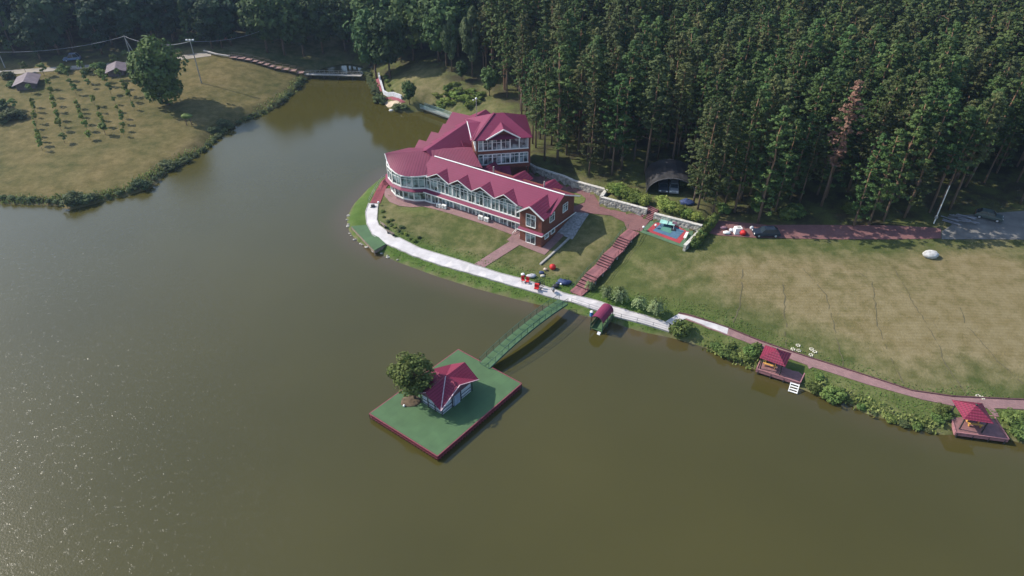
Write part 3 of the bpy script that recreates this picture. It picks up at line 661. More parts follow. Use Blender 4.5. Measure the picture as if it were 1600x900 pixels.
# curved roof: eave arc to straight ridge
eave = [Vector(p) for p in ((-15.6,119.2,8.5),(-17,118.7,8.5),(-19,118.4,8.5),(-21,118.8,8.5),(-22.5,120.1,8.5),(-23.8,122.0,8.6),(-24.6,124.,9.1),(-25.1,125.3,10.))]
RL = Vector((-25.1,125.3,10.)); RR = Vector((-7.9,125.2,11.3))
cr_ = MB()
def eave_at(t):                       # smooth interpolation along the eave arc
    x = t*(len(eave)-1); i = min(int(x), len(eave)-2); f = x-i; g = lambda k: eave[max(0, min(len(eave)-1, k))]
    p0_, p1_, p2_, p3_ = g(i-1), g(i), g(i+1), g(i+2)
    return .5*((2*p1_)+(p2_-p0_)*f+(2*p0_-5*p1_+4*p2_-p3_)*f*f+(3*p1_-p0_-3*p2_+p3_)*f**3)
NA, NBk = 28, 6; grid = []; arc_u = 0.
for i in range(NA+1):
    t = i/NA; A = RL.lerp(RR, (1-t)**1.25*.62); B = eave_at(t)
    if i: arc_u += (B-prevB).length
    prevB = B; grid.append([(B.lerp(A, j/NBk)+Vector((0, 0, .0*math.sin(math.pi*j/NBk)*(1-t))), (arc_u+50, 50+j)) for j in range(NBk+1)])
for i in range(NA):
    for j in range(NBk):
        q = [grid[i][j], grid[i+1][j], grid[i+1][j+1], grid[i][j+1]]; k = cr_.vs([p_[0] for p_ in q][::-1]); cr_.f.append((k, k+1, k+2, k+3)); cr_.uv[len(cr_.f)-1] = [p_[1] for p_ in q][::-1]
M0 = RL.lerp(RR, .62)
Vf = W(28.4, bR, ZR-.4); Q = Vector((-5.6,119.4,9.8))
cr_.roof([eave[0], M0, Vf-Vector((0, 0, .1))], .1) ; cr_.roof([Vf-Vector((0, 0, .1)), M0, RR, Q], .12, (0, 3))
cr_.roof([RL, RR, Vector((-9, 129, 9.6)), Vector((-21, 130, 9))], .12)
# orient uv of the curved roof so ribs run from ridge to eave
cr_.build('curved_roof', ROOFC, bl)
cf = MB()
for a, b in zip(eave, eave[1:]): cf.bar(a-Vector((0, 0, .1)), b-Vector((0, 0, .1)), .12, .22)
cf.build('curved_fascia', WHITE, bl)
# rear wing along the lake
R0 = Vector((-16.6, 125., 0)); D3 = Vector((.474, .88, 0)).normalized(); N3 = Vector((-D3.y, D3.x, 0)); RLn = 22.6
def RWp(s, t, z): return R0+D3*s+N3*t+Vector((0, 0, z))
zr, ze = 11.0, 8.6; sl3 = (zr-ze)/4.4
rr_ = MB(); rr_.prism([RWp(s, t, 0)[:2] for s, t in ((1, -3.8), (RLn-.6, -3.8), (RLn-.6, 3.8), (1, 3.8))], .6, 8.5); rr_.build('rear_wing_wall', BRICK, bl)
r3 = MB(); pk3 = [4.6, 9.1, 13.7]; lo3 = [2.3, 6.9, 11.4, 15.9, ]; dt = 4.4-1.5/sl3
P = [RWp(-.5, 0, zr), RWp(0, 4.4, ze), RWp(lo3[0], 4.4, ze)]
for i in range(3): P += [RWp(pk3[i], dt, ze+1.5), RWp(lo3[i+1], 4.4, ze)]
P += [RWp(19.3, 4.4-1.9/sl3, ze+1.9), RWp(RLn+.3, 4.4, ze), RWp(RLn+.3, 0, zr)]
polyroof(r3, P, D3); r3.roof([RWp(-2, -4.8, zr-sl3*4.8), RWp(RLn+.3, -4.8, zr-sl3*4.8), RWp(RLn+.3, 0, zr), RWp(-.5, 0, zr)])
for i, (pk, lo, hi, hgt, out) in enumerate([(4.6, 2.3, 6.9, 1.5, 5.2), (9.1, 6.9, 11.4, 1.5, 5.2), (13.7, 11.4, 15.9, 1.5, 5.2), (19.3, 15.9, RLn+.3, 1.9, 6.4)]):
    bq3 = 4.4-hgt/sl3
    r3.roof([RWp(pk, out, ze+hgt), RWp(pk, bq3, ze+hgt), RWp(lo, 4.4, ze), RWp(lo, out, ze)], .1); r3.roof([RWp(pk, bq3, ze+hgt), RWp(pk, out, ze+hgt), RWp(hi, out, ze), RWp(hi, 4.4, ze)], .1)
r3.build('rear_wing_roof', ROOF, bl)
gr_ = MB(); 
for pk, lo, hi, hgt, t in ((4.6, 2.3, 6.9, 1.5, 3.9), (9.1, 6.9, 11.4, 1.5, 3.9), (13.7, 11.4, 15.9, 1.5, 3.9), (19.3, 15.9, RLn, 1.9, 5.)):
    gr_.face([RWp(lo, t, ze-.2), RWp(pk, t, ze+hgt-.1), RWp(hi, t, ze-.2)])
gr_.prism([RWp(s, t, 0)[:2] for s, t in ((16.2, 3.7), (RLn-.6, 3.7), (RLn-.6, 5.2), (16.2, 5.2))], .5, 8.5)
gr_.build('rear_gable_wall', BRICK, bl)
for i in range(9): window(RWp(2.+i*1.6, 3.82, 5.5), D3, 1.4, 2.2, N3, 2, .3); window(RWp(2.+i*1.6, 3.82, 2.7), D3, 1.4, 2.1, N3, 2, .3)
# tower
TA = Vector((-6.58, 123.19, 0)); TD = Vector((.9888, .1495, 0)).normalized(); TU = Vector((-TD.y, TD.x, 0))
def T(s, t, z): return TA+TD*s+TU*t+Vector((0, 0, z))
tw = MB(); tw.prism([T(s, t, 0)[:2] for s, t in ((-.35, .02), (10.3, .02), (10.3, 9), (-.35, 9))], 7.5, 14.05)
tw.prism([T(s, t, 0)[:2] for s, t in ((-.35, 2.), (9.8, 2.), (9.8, 9), (-.35, 9))], 3.5, 7.5)
tw.face([T(1.6, .0, 14.), T(4.8, .0, 15.8), T(8., .0, 14.)]); tw.face([T(-.37, 9, 14.), T(-.37, 4.5, 15.3), T(-.37, 0, 14.)])
tw.build('tower_wall', BRICK, bl)
[MB().box(T(s, .3, 5.5), (.35, .35, 4.), 0).build('tower_column', BRICK, bl) for s in (0., 3.4, 6.8, 9.9)]
cs = [0.05, 1.0, 2.78, 4.53, 6.28, 8.08, 9.86]
for i in range(6):
    window(T(cs[i]+.06, 0, 8.55), TD, cs[i+1]-cs[i]-.12, 2.1, -TU, 1 if i == 0 else 2, .3)
    window(T(cs[i]+.06, 0, 11.55), TD, cs[i+1]-cs[i]-.12, 2.15, -TU, 1 if i in (0, 4, 5) else 2, .3 if i < 4 else 0)
for t0 in (.4, 2.3, 4.2, 6.1): window(T(-.37, t0, 11.6), TU, 1.7, 2.2, -TD, 2, .3)
sb = MB(); sb.bar(T(0, -.08, 8.48), T(9.95, -.08, 8.48), .1, .14); sb.bar(T(0, -.08, 11.48), T(9.95, -.08, 11.48), .1, .14)
sb.bar(T(1.5, -1.05, 14.12), T(4.9, -1.05, 15.98), .14, .22); sb.bar(T(4.9, -1.05, 15.98), T(8.1, -1.05, 14.12), .14, .22)
sb.bar(T(-1.45, 4.6, 15.35), T(-1.2, -.6, 13.9), .14, .28); sb.bar(T(-1.45, 4.6, 15.35), T(-1.2, 9.8, 13.9), .14, .28); sb.bar(T(-.42, .1, 11.5), T(-.42, .1, 14), .2, .2)
sb.build('tower_trim', WHITE, bl)
tr_ = MB(); ap = T(3.8, 4.6, 17.1); ap2 = T(5.6, 4.6, 17.1); ez = 14.1
c1, c2, c3, c4 = T(-.95, -1, ez), T(10.5, -1, ez), T(11, 9.9, ez), T(-1, 9.9, ez)
tr_.roof([c1, c2, ap2, ap]); tr_.roof([c2, c3, ap2]); tr_.roof([c3, c4, ap, ap2]); tr_.roof([c4, c1, ap])
g1 = T(4.9, -1.05, 16.05); tt = (16.05-ez)/(17.1-ez)*5.6-1
tr_.roof([g1, T(4.9, tt, 16.05), T(1.5, -1.05, ez+.06), ], .1); tr_.roof([T(4.9, tt, 16.05), g1, T(8.2, -1.05, ez+.06)], .1)
lp_ = T(-1.5, 4.6, 15.45); sB = -1+(15.45-ez)/(17.1-ez)*4.8
tr_.roof([lp_, T(sB, 4.6, 15.45), T(-1.2, -.9, ez), T(-1.5, -.3, ez-.1)], .1); tr_.roof([T(sB, 4.6, 15.45), lp_, T(-1.5, 9.6, ez-.1), T(-1.2, 9.9, ez)], .1)
tr_.build('tower_roof', ROOF, bl)
rc = MB(); rc.bar(c1+Vector((0, 0, .1)), ap+Vector((0, 0, .1)), .4, .06); rc.build('ridge_cap', ROOF, bl)
# small stepped roof piece, porch behind the wing
pr_ = MB(); pr_.roof([RWp(6.5, -4.6, 9.), RWp(9.5, -4.6, 9.), RWp(8., -2.8, 10.2)], .1); pr_.roof([T(2.9, -3, 7.), T(6.2, -3, 7.), T(6.2, .1, 8.), T(2.9, .1, 8.)], .1)
pr_.build('porch_roof', ROOF, bl); pf = MB(); [pf.bar(T(s, -2.9, 4.3), T(s, -2.9, 7.), .14) for s in (3., 6.1)]; pf.bar(T(2.9, -3., 7.1), T(6.2, -3., 7.1), .12); pf.build('porch_post', WHITE, bl)
# mast with globe
MP_ = Vector(at(745, 186, 12.4)); ms = empty('lamp_mast', MP_, 'thin grey mast with white lamp heads rising above the tower roof ridge', 'mast')
MB().tube([MP_-Vector((0, 0, 1.5)), MP_+Vector((0, 0, 4.3))], .07, 8).build('pole', GREY, ms); MB().ball(MP_+Vector((0, 0, 4.4)), .24).ball(MP_+Vector((-.6, 0, 4.1)), .15).build('lamp_head', WHITE, ms, True)
# paving strip round the front wing
drape('foundation_paving', [W(a, b, 0)[:2] for a, b in ((-1.6, -1.4), (6.3, -1.4), (6.3, .3), (28, .4), (28, 2.3), (4.3, 2.3), (4.3, .1), (-.1, .1), (-.1, 5), (-1.6, 5))], PAVE, .09)
drape('round_paving', [RP(RW+1.6, a, 0)[:2] for a in angs]+[RP(RW-.6, a, 0)[:2] for a in angs[::-1]], PAVE, .085)
# stone apron beside end wall
drape('stone_apron', [W(a, b, 0)[:2] for a, b in ((-.1, 5), (-3.6, 4.5), (-2.5, 12), (-.1, 12))], mat('grey flagstone', (.27, .27, .27), .9, .35, 2.5, .4), .07)
tag(ribbon('k', MB(), [G(*p)[:2] for p in ((844,414),(862,398),(890,372))], .35, -.2, .25).build('edging_wall', GREY), 'low pale concrete edging running down the slope beside the brick end wall', 'edging')
# entry steps with white frame at the facade end
st = empty('entrance_steps', W(5.5, 1.4, 2), 'small white railed steps at the facade door beside the brick end block', 'steps')
sm = MB(); [sm.box(W(5.5, 1.5-.3*i, 2.55-.17*i), (1.5, .32, .34), math.atan2(E1.y, E1.x)) for i in range(4)]; sm.build('tread', GREY, st)
sm = MB()
for a in (4.8, 6.3): sm.bar(W(a, 1.9, 3.5), W(a, .4, 3.0), .07); sm.bar(W(a, 1.9, 2.), W(a, 1.9, 3.5), .07); sm.bar(W(a, .4, 2.), W(a, .4, 3.), .07); sm.bar(W(a, .4, 2.2), W(a, 1.9, 3.3), .05)
sm.build('railing', WHITE, st)
# air conditioner boxes in front of the facade
ac = empty('air_conditioner', W(12.6, 1.2, H(*W(12.6, 1.2, 0)[:2])), 'white air conditioner box by the facade, right one of the pair nearest the steps', 'air conditioner', 'air conditioner boxes by the facade')
m_ = MB(); m_.box((0, 0, .55), (.95, .45, .75)); m_.build('casing', WHITE, ac, local=True)
m_ = MB(); m_.tube([(0, -.23, .55), (0, -.26, .55)], .27, 14); m_.build('fan_grille', GREY, ac, local=True)
m_ = MB(); m_.box((-.35, 0, .09), (.08, .4, .18)); m_.box((.35, 0, .09), (.08, .4, .18)); m_.build('stand', DARK, ac, local=True)
rza = math.atan2(E1.y, E1.x)+math.pi; ac.rotation_euler.z = rza
for a, l in ((13.9, 'white air conditioner box by the facade, left one of the pair nearest the steps'), (22.4, 'white air conditioner box by the facade, right one of the pair nearest the round corner'), (23.7, 'white air conditioner box by the facade, left one of the pair nearest the round corner')):
    p = W(a, 1.2, 0); clone(ac, (p.x, p.y, H(p.x, p.y)), rza, label=l)

# ------------------------------------------------------------------ platform island, house and arched bridge
PA, PB, PC, PD = [Vector(at(*q, 1.)) for q in ((577, 646), (683.5, 712.6), (815, 599), (716, 545.6))]
pf = empty('island_platform', (PA+PC)/2-Vector((0, 0, .8)), 'rectangular green carpeted platform on the lake with maroon sides', 'platform')
cen = (PA+PC)/2
top = [p+(cen-p)*.012 for p in (PA, PB, PC, PD)]
MB().prism([p[:2] for p in top], .75, 1.0).build('deck', DECKG, pf)
m_ = MB(); m_.prism([(p+(cen-p)*.018)[:2] for p in (PA, PB, PC, PD)], .05, .74); m_.build('skirt', MAROON, pf)
m_ = MB()
for a, b in ((PA, PB), (PB, PC), (PC, PD), (PD, PA)):
    m_.bar(a+Vector((0, 0, -.08)), b+Vector((0, 0, -.08)), .1, .16); n_ = int((b-a).length/.5)
    for i in range(n_+1): p = a.lerp(b, i/n_); m_.box((p.x, p.y, .42), (.08, .08, .75))
    m_.bar(a-Vector((0, 0, .6)), b-Vector((0, 0, .6)), .06, .08)
m_.build('edge_rail', mat('faded maroon paint', (.22, .05, .07), .6, .3, 4), pf)
m_ = MB()
for i in range(6):
    for j in range(4): p = PA.lerp(PD, (i+.5)/6).lerp(PB.lerp(PC, (i+.5)/6), (j+.5)/4); m_.tube([(p.x, p.y, -2), (p.x, p.y, .1)], .12, 6)
m_.build('pile', OLDW, pf)
HF, HL, HR = [Vector(at(*q, 1.)) for q in ((691.3, 649.8), (658.7, 629.5), (738, 610.9))]
U1 = unit(HR-HF); L1 = (HR-HF).length; U2 = unit(HL-HF); L2 = min((HL-HF).length, 4.6); HB = HR+U2*L2; HL = HF+U2*L2
hs = empty('platform_house', (HF+HB)/2, 'small glazed pavilion with crossed maroon gable roofs on the green island platform', 'pavilion')
def HP(s, t, z): return HF+U1*(s*L1)+U2*(t*L2)+Vector((0, 0, z))
m_ = MB()
m_.prism([HP(s, t, 0)[:2] for s, t in ((.03, .03), (.97, .03), (.97, .97), (.03, .97))], 1.0, 2.95); m_.build('wall', mat('pale blue lattice wall', (.45, .50, .58), .6, .25, 2.5), hs)
for s, t in ((0, 0), (.34, 0), (.62, 0), (1, 0), (0, .33), (0, .66), (0, 1), (1, .5), (1, 1), (.5, 1)): MB().bar(HP(s, t, 0), HP(s, t, 2.1), .12).build('post', DARK, hs)
m_ = MB()
for z in (.45, 1.05):
    for a, b in (((0, 0), (.34, 0)), ((.62, 0), (1, 0)), ((0, 0), (0, 1))): m_.bar(HP(*a, z)-U2*.02, HP(*b, z)-U2*.02, .06, .08)
m_.build('rail', mat('navy rail', (.03, .04, .08), .5), hs)
m_ = MB(); m_.bar(HP(.38, -.012, .0), HP(.58, -.012, 0), .06, .1); m_.box(HP(.48, -.015, .95), (1.1, .06, 1.9), math.atan2(U1.y, U1.x)); m_.build('door', mat('blue grey door', (.22, .28, .4), .5), hs)
zc, zg, zv = 3.9, 3.75, 1.95; ov = .13
cc_ = HP(.5, .5, zc); pk = {'F': HP(.5, -.16, zg), 'R': HP(1.14, .5, zg), 'B': HP(.5, 1.16, zg), 'L': HP(-.14, .5, zg)}
cn = {'FL': HP(-ov, -ov-.03, zv), 'FR': HP(1+ov, -ov-.03, zv), 'BR': HP(1+ov, 1+ov+.03, zv), 'BL': HP(-ov, 1+ov+.03, zv)}
m_ = MB()
for c, a, b in (('FL', 'F', 'L'), ('FR', 'F', 'R'), ('BR', 'B', 'R'), ('BL', 'B', 'L')):
    m_.roof([cn[c], pk[a], cc_], .07, (1, 2)); m_.roof([cn[c], pk[b], cc_], .07, (1, 2))
m_.build('roof', ROOF2, hs)
m_ = MB(); 
for a, b in ((cn['FL'], cc_), (cn['BL'], pk['L']), (cn['FR'], pk['F']), (cn['FL'], pk['F'])): m_.bar(a+Vector((0, 0, .06)), b+Vector((0, 0, .06)), .13, .04)
m_.build('roof_trim', mat('peeling pale trim', (.45, .33, .36), .7, .4, 4), hs)
m_ = MB()
for a, c1_, c2_ in (('F', 'FL', 'FR'), ('L', 'FL', 'BL'), ('R', 'FR', 'BR'), ('B', 'BR', 'BL')):
    q = [cn[c1_].lerp(cc_, .14), cn[c2_].lerp(cc_, .14), pk[a].lerp(cc_, .14)]; m_.face([v-Vector((0, 0, .1)) for v in q])
m_.build('gable', mat('dusky gable panel', (.10, .05, .08), .6, .3, 3), hs)
# arched bridge
B0a, B0b = Vector(at(749, 566, 1.)), Vector(at(765, 578, 1.)); B1a, B1b = Vector(at(870, 468, 1.7)), Vector(at(891, 475, 1.7))
ba, bb = (B0a+B0b)/2, (B1a+B1b)/2; bdv = bb-ba; bdir = unit((bdv.x, bdv.y, 0)); bn = Vector((-bdir.y, bdir.x, 0)); bw = 1.75
br = empty('arched_footbridge', (ba+bb)/2-Vector((0, 0, .9)), 'long green arched footbridge with railings joining the island platform to the shore', 'footbridge')
def BP(t, s, z): p = ba.lerp(bb, t); return Vector((p.x, p.y, p.z+.75*4*t*(1-t)+z+.05))+bn*s
NS = 26; m_ = MB(); m2 = MB(); m3 = MB(); m4 = MB()
for i in range(NS):
    t0, t1 = i/NS, (i+1)/NS
    a, b, c, d = BP(t0, -bw/2, 0), BP(t1, -bw/2, 0), BP(t1, bw/2, 0), BP(t0, bw/2, 0); z = Vector((0, 0, .1)); k = m_.vs([a-z, b-z, c-z, d-z, a, b, c, d]); m_.f += [(k+3, k+2, k+1, k), (k+4, k+5, k+6, k+7)]+[(k+j, k+(j+1) % 4, k+4+(j+1) % 4, k+4+j) for j in range(4)]
    if i % 2 == 0: m4.bar(BP(t0, -bw/2, .03), BP(t0, bw/2, .03), .07, .05)
m4.bar(BP(0, -.1, .04), BP(.33, -.1, .04), .05); m4.bar(BP(.33, -.1, .04), BP(.66, -.1, .04), .05); m4.bar(BP(.66, -.1, .04), BP(1, -.1, .04), .05)
m_.build('deck', DECKG, br);  m4.build('deck_batten', GREENP, br)
for s in (-1, 1):
    m2 = MB(); [m2.bar(BP(i/NS, s*bw/2, -.15), BP((i+1)/NS, s*bw/2, -.15), .1, .3) for i in range(NS)]; m2.build('girder', GREENP, br)
    m3 = MB()
    for i in range(14):
        t = i/13; m3.bar(BP(t, s*bw/2, 0), BP(t, s*bw/2, 1.05), .06)
    for i in range(26):
        for h_, w_ in ((1.05, .06), (.7, .03), (.4, .03)): m3.bar(BP(i/26, s*bw/2, h_), BP((i+1)/26, s*bw/2, h_), w_)
    m3.build('railing', GREENP, br)
# planting bed and willow on the platform
bp_ = Vector(at(642, 627, 1.)); m_ = MB(); m_.ball((bp_.x, bp_.y, 1.0), 1.1, 12, 6, (1.25, 1, .14), .12, random.Random(2)); tag(m_.build('planting_bed', SOIL, smooth=True), 'oval soil and stone bed at the foot of the island tree', 'planting bed')
p = Vector(at(631.5, 635, 1.)); tag(MB().ball((p.x, p.y, 1.16), .17).build('garden_globe', WHITE, smooth=True), 'small white globe on the green deck left of the island house', 'globe')

# ------------------------------------------------------------------ promenade furniture
# boat canopy
CP = [Vector(at(*q, 1.9)) for q in ((924,500),(941,508),(958,487),(940,481))]
c0 = (CP[0]+CP[1]+CP[2]+CP[3])/4; ax_ = unit(Vector((CP[3]-CP[0]).to_tuple())+Vector((CP[2]-CP[1]).to_tuple())); ax_.z = 0; ax_.normalize(); sx = Vector((ax_.y, -ax_.x, 0))
cnp = empty('jetty_canopy', (c0.x, c0.y, .2), 'open jetty shelter with a maroon barrel roof standing at the water beside the promenade', 'shelter')
def CPp(s, t, z): return Vector((c0.x, c0.y, 0))+ax_*s+sx*t+Vector((0, 0, z))
HW = 1.0; HL_ = 1.9; m_ = MB(); Nn = 10
for i in range(Nn):
    a0, a1 = math.pi*i/Nn, math.pi*(i+1)/Nn; f = lambda a, s, r=0: CPp(s, -(HW+r)*math.cos(a), 2.1+(.95+r)*math.sin(a))
    m_.roof([f(a0, -HL_, .05), f(a0, HL_, .05), f(a1, HL_, .05), f(a1, -HL_, .05)], .05)
m_.build('barrel_roof', ROOF, cnp)
[MB().bar(CPp(s, t, -.6), CPp(s, t, 2.15), .12).build('post', GREENP, cnp) for s in (-1.8, 0, 1.8) for t in (-1, 1)]
m_ = MB(); m_.box(CPp(0, 0, .55), (.01, .01, .01)); 
for t in (-1, 1): m_.bar(CPp(-1.8, t, .9), CPp(1.8, t, .9), .06, .7)
m_.build('side_panel', mat('moss green board', (.08, .10, .05), .8, .3, 3), cnp)
m_ = MB(); m_.bar(CPp(-1.8, 0, .35), CPp(3.2, 0, .7), 1.9, .1); m_.build('jetty_deck', DECKG, cnp)
m_ = MB(); m_.bar(CPp(-1.9, .6, .3), CPp(-2.6, .6, -.3), .5, .06); m_.build('ladder', DULLW, cnp)
# drum beside it
p = G(924, 493); bd2 = empty('drum', p, 'blue drum with a white lid on the bank left of the barrel roofed shelter', 'drum')
MB().tube([p, p+Vector((0, 0, .8))], .28, 12).build('body', mat('blue plastic', (.06, .2, .5), .5), bd2); MB().tube([p+Vector((0, 0, .8)), p+Vector((0, 0, .95))], .3, 12, .12).build('lid', WHITE, bd2)
# promenade railing from bridge to the path end
def railing(name, pts, label, h=1., m=None, gap=2.1, parts=True, nr=2):
    P = resample([G(*p)[:2] for p in pts], gap); r = empty(name, (P[0].x, P[0].y, H(P[0].x, P[0].y)), label, 'railing'); m = m or DARK
    a_ = MB(); b_ = MB(); z = lambda p: Vector((p.x, p.y, H(p.x, p.y)+.08))
    for p in P: MB().bar(z(p), z(p)+Vector((0, 0, h)), .06).build('post', m, r)
    for p, q in zip(P, P[1:]):
        for k in range(nr): b_.bar(z(p)+Vector((0, 0, h*(1-k*.45))), z(q)+Vector((0, 0, h*(1-k*.45))), .04)
    b_.build('rail', m, r); return r
GP = mat('pale grey railing paint', (.25, .25, .27), .5)
railing('promenade_railing', [(893,474),(920,483),(970,499),(1045,520)], 'thin grey railing along the lake side of the white promenade', 1.0, GP)
railing('ramp_railing', [(577,318),(603,279)], 'thin railing on the lake side of the red ramp', 1., GP)
# green dock
DK = [Vector(at(*q, 1.)) for q in ((549,354),(572,352),(603,382),(585,392))]
dk = empty('bank_dock', (DK[0]+DK[2])/2-Vector((0, 0, .9)), 'green surfaced dock beside the bend of the white promenade', 'dock')
MB().prism([p[:2] for p in DK], .9, 1.12).build('deck', DECKG, dk); m_ = MB(); m_.bar(DK[0]-Vector((0, 0, .25)), DK[3]-Vector((0, 0, .25)), .12, .5); m_.bar(DK[3]-Vector((0, 0, .3)), DK[2]-Vector((0, 0, .3)), .1, .6); m_.build('fascia', OLDW, dk)
m_ = MB(); [m_.tube([p-Vector((0, 0, 2)), p-Vector((0, 0, .1))], .1) for p in DK]; m_.build('pile', OLDW, dk)
# stones along the water's edge
rk = random.Random(11); nst = 0
for q in ((545,337),(543,343),(544,351),(545,355),(547,366),(549,369),(555,374),(563,381),(565,383),(574,386),(583,391),(586,392),(597,397),(605,400),(607,402),(622,407)):
    p = G(q[0]+rk.uniform(-1, 1), q[1]+rk.uniform(-1, 1)); s = rk.uniform(.16, .38)
    tag(MB().ball((p.x, p.y, max(p.z, 0)+.05), s, 8, 5, (1.2, .9, .5), .18, rk).build('shore_stone', STONE), 'rough pale stone at the waterline round the tip of the lawn', 'stone', 'stones at the waterline')

# ------------------------------------------------------------------ brick stairs
S0, S1 = Vector(at(899.5, 459, 1.4)), Vector(at(990, 361, 4.4)); sd = S1-S0; sdir = unit((sd.x, sd.y, 0)); sn = Vector((-sdir.y, sdir.x, 0)); SLn = Vector((sd.x, sd.y, 0)).length; sw = 2.3
stairs = empty('brick_stairs', S0, 'long raised flight of red brick steps with landings climbing from the promenade to the plaza', 'stairs')
prof = [(0, .10, 0), (.10, .29, 5), (.29, .43, 0), (.43, .57, 5), (.57, .71, 0), (.71, .85, 5), (.85, 1., 0)]
z = 1.45; m_ = MB(); m5 = MB()
def SP(t, s, zz_): p = S0+sdir*(t*SLn)+sn*s; return Vector((p.x, p.y, zz_))
zs = []
for t0, t1, nst_ in prof:
    if nst_ == 0: m_.bar(SP(t0, 0, z-.1), SP(t1, 0, z-.1), sw, .24); zs += [(t0, z), (t1, z)]
    else:
        for k in range(nst_):
            a = t0+(t1-t0)*k/nst_; b = t0+(t1-t0)*(k+1)/nst_; z += .2
            m_.bar(SP(a, 0, z-.18), SP(b, 0, z-.18), sw, .34); m5.bar(SP(a, -sw/2, z-.03), SP(a, sw/2, z-.03), .12, .1)
        zs += [(t1, z)]
STEP = mat('red step paving', (.24, .10, .105), .85, .15, 1); m_.build('tread', STEP, stairs); m5.build('nosing', mat('dark step nosing', (.05, .02, .025), .8), stairs)
def zat(t): return float(np.interp(t, [q[0] for q in zs], [q[1] for q in zs]))
m_ = MB()
for i in range(9):
    t = i/8
    for s in (-.9, .9): m_.bar(SP(t, s, .6), SP(t, s, zat(t)-.25), .25)
m_.build('support', GREY, stairs)
for s in (-1, 1):
    m_ = MB(); N = 18
    for i in range(N+1): m_.bar(SP(i/N, s*sw/2, zat(i/N)), SP(i/N, s*sw/2, zat(i/N)+.95), .05)
    for i in range(N):
        for h_ in (.95, .5): m_.bar(SP(i/N, s*sw/2, zat(i/N)+h_), SP((i+1)/N, s*sw/2, zat((i+1)/N)+h_), .05)
    m_.build('railing', GREENP if s > 0 else mat('maroon railing paint', (.16, .05, .06), .5), stairs)
# upper short stairs through the retaining wall
u0, u1 = Vector(at(1009, 342, 4.4)), Vector(at(1021, 325, 5.9)); us = empty('upper_steps', u0, 'short flight of red steps passing through the gap in the stone retaining wall', 'steps')
m_ = MB(); m5 = MB(); ud = unit(Vector((u1.x-u0.x, u1.y-u0.y, 0))); un = Vector((-ud.y, ud.x, 0)); UL = Vector((u1.x-u0.x, u1.y-u0.y, 0)).length
for k in range(8):
    a = u0+ud*UL*k/8; a.z = 4.4; b = u0+ud*UL*(k+1)/8; b.z = 4.4; dz = Vector((0, 0, .2*(k+1)-.1)); m_.bar(a+dz, b+dz, 2.4, .25); m5.bar(a+dz-un*1.2+Vector((0, 0, .1)), a+dz+un*1.2+Vector((0, 0, .1)), .1, .09)
m_.build('tread', STEP, us); m5.build('nosing', MATS['dark step nosing'], us)
# ------------------------------------------------------------------ stone retaining walls
def swall(name, pts, w_, z0, z1, label):
    P = resample(pts, 1.); m_ = MB()
    for i in range(len(P)-1):
        a, b = P[i], P[i+1]; a2 = Vector((a.x, a.y, (z0+z1)/2)); b2 = Vector((b.x, b.y, (z0+z1)/2)); m_.bar(a2-unit(b2-a2)*.05, b2+unit(b2-a2)*.05, w_+(i % 3)*.03, z1-z0+.05*(i % 2))
    r = empty(name, (P[0].x, P[0].y, z0), label, 'wall'); m_.build('stonework', STONE, r); c = MB()
    for i in range(len(P)-1): a, b = P[i], P[i+1]; c.bar((a.x, a.y, z1+.1), (b.x, b.y, z1+.1), w_+.12, .12)
    c.build('coping', mat('pale coping stone', (.46, .44, .40), .9, .3, 2, .3), r); return r
swall('retaining_wall', WALL1, .5, 3.6, 5.9, 'long grey rubble stone retaining wall curving behind the plaza left of the upper steps')
swall('retaining_wall', WALL2, .5, 3.6, 5.8, 'rubble stone retaining wall behind the coloured court right of the upper steps')
swall('side_wall', WALL2B, .45, 3.4, 5.2, 'pale stone side wall sloping down beside the coloured court and hedge')

# ------------------------------------------------------------------ court things
def G43(px, py, z=4.42): return Vector(at(px, py, z))
TQ = mat('turquoise table top', (.28, .52, .46), .5)
p = G43(1042.5, 353); tt_ = empty('table_tennis_table', p, 'turquoise table tennis table standing on the blue and red court', 'table', rz=-.35)
m_ = MB(); m_.box((-.69, 0, .76), (1.36, 1.5, .04)); m_.box((.69, 0, .76), (1.36, 1.5, .04)); m_.build('table_top', TQ, tt_, local=True)
m_ = MB(); m_.box((0, 0, .86), (.03, 1.7, .15)); m_.build('net', WHITE, tt_, local=True)
for x in (-1.1, 1.1):
    for y in (-.6, .6): MB().bar((x, y, 0), (x, y, .75), .06).build('leg', DARK, tt_, local=True)
ax2, bx2 = G43(1073.5, 366), G43(1069, 375); bc = empty('court_bench', ax2, 'white bench on the right edge of the coloured court', 'bench')
MB().bar(ax2+Vector((0, 0, .45)), bx2+Vector((0, 0, .45)), .45, .06).build('seat', WHITE, bc); m_ = MB(); [m_.bar(ax2.lerp(bx2, t), ax2.lerp(bx2, t)+Vector((0, 0, .43)), .1) for t in (.1, .9)]; m_.build('leg', WHITE, bc)
ax2, bx2 = G43(1058, 352), G43(1084, 362); bc = empty('plank_bench', ax2, 'long dark plank bench at the foot of the retaining wall behind the court', 'bench')
MB().bar(ax2+Vector((0, 0, .45)), bx2+Vector((0, 0, .45)), .4, .07).build('seat', OLDW, bc); m_ = MB(); [m_.bar(ax2.lerp(bx2, t), ax2.lerp(bx2, t)+Vector((0, 0, .43)), .12) for t in (.05, .35, .65, .95)]; m_.build('leg', DARK, bc)
gl0 = empty('globe_lamp', G43(1005, 360), 'white globe lamp at the near left corner of the coloured court', 'lamp', 'white garden globe lamps')
MB().tube([(0, 0, 0), (0, 0, .55)], .05, 8).build('post', DARK, gl0, local=True); MB().ball((0, 0, .7), .24).build('globe', WHITE, gl0, True, True)
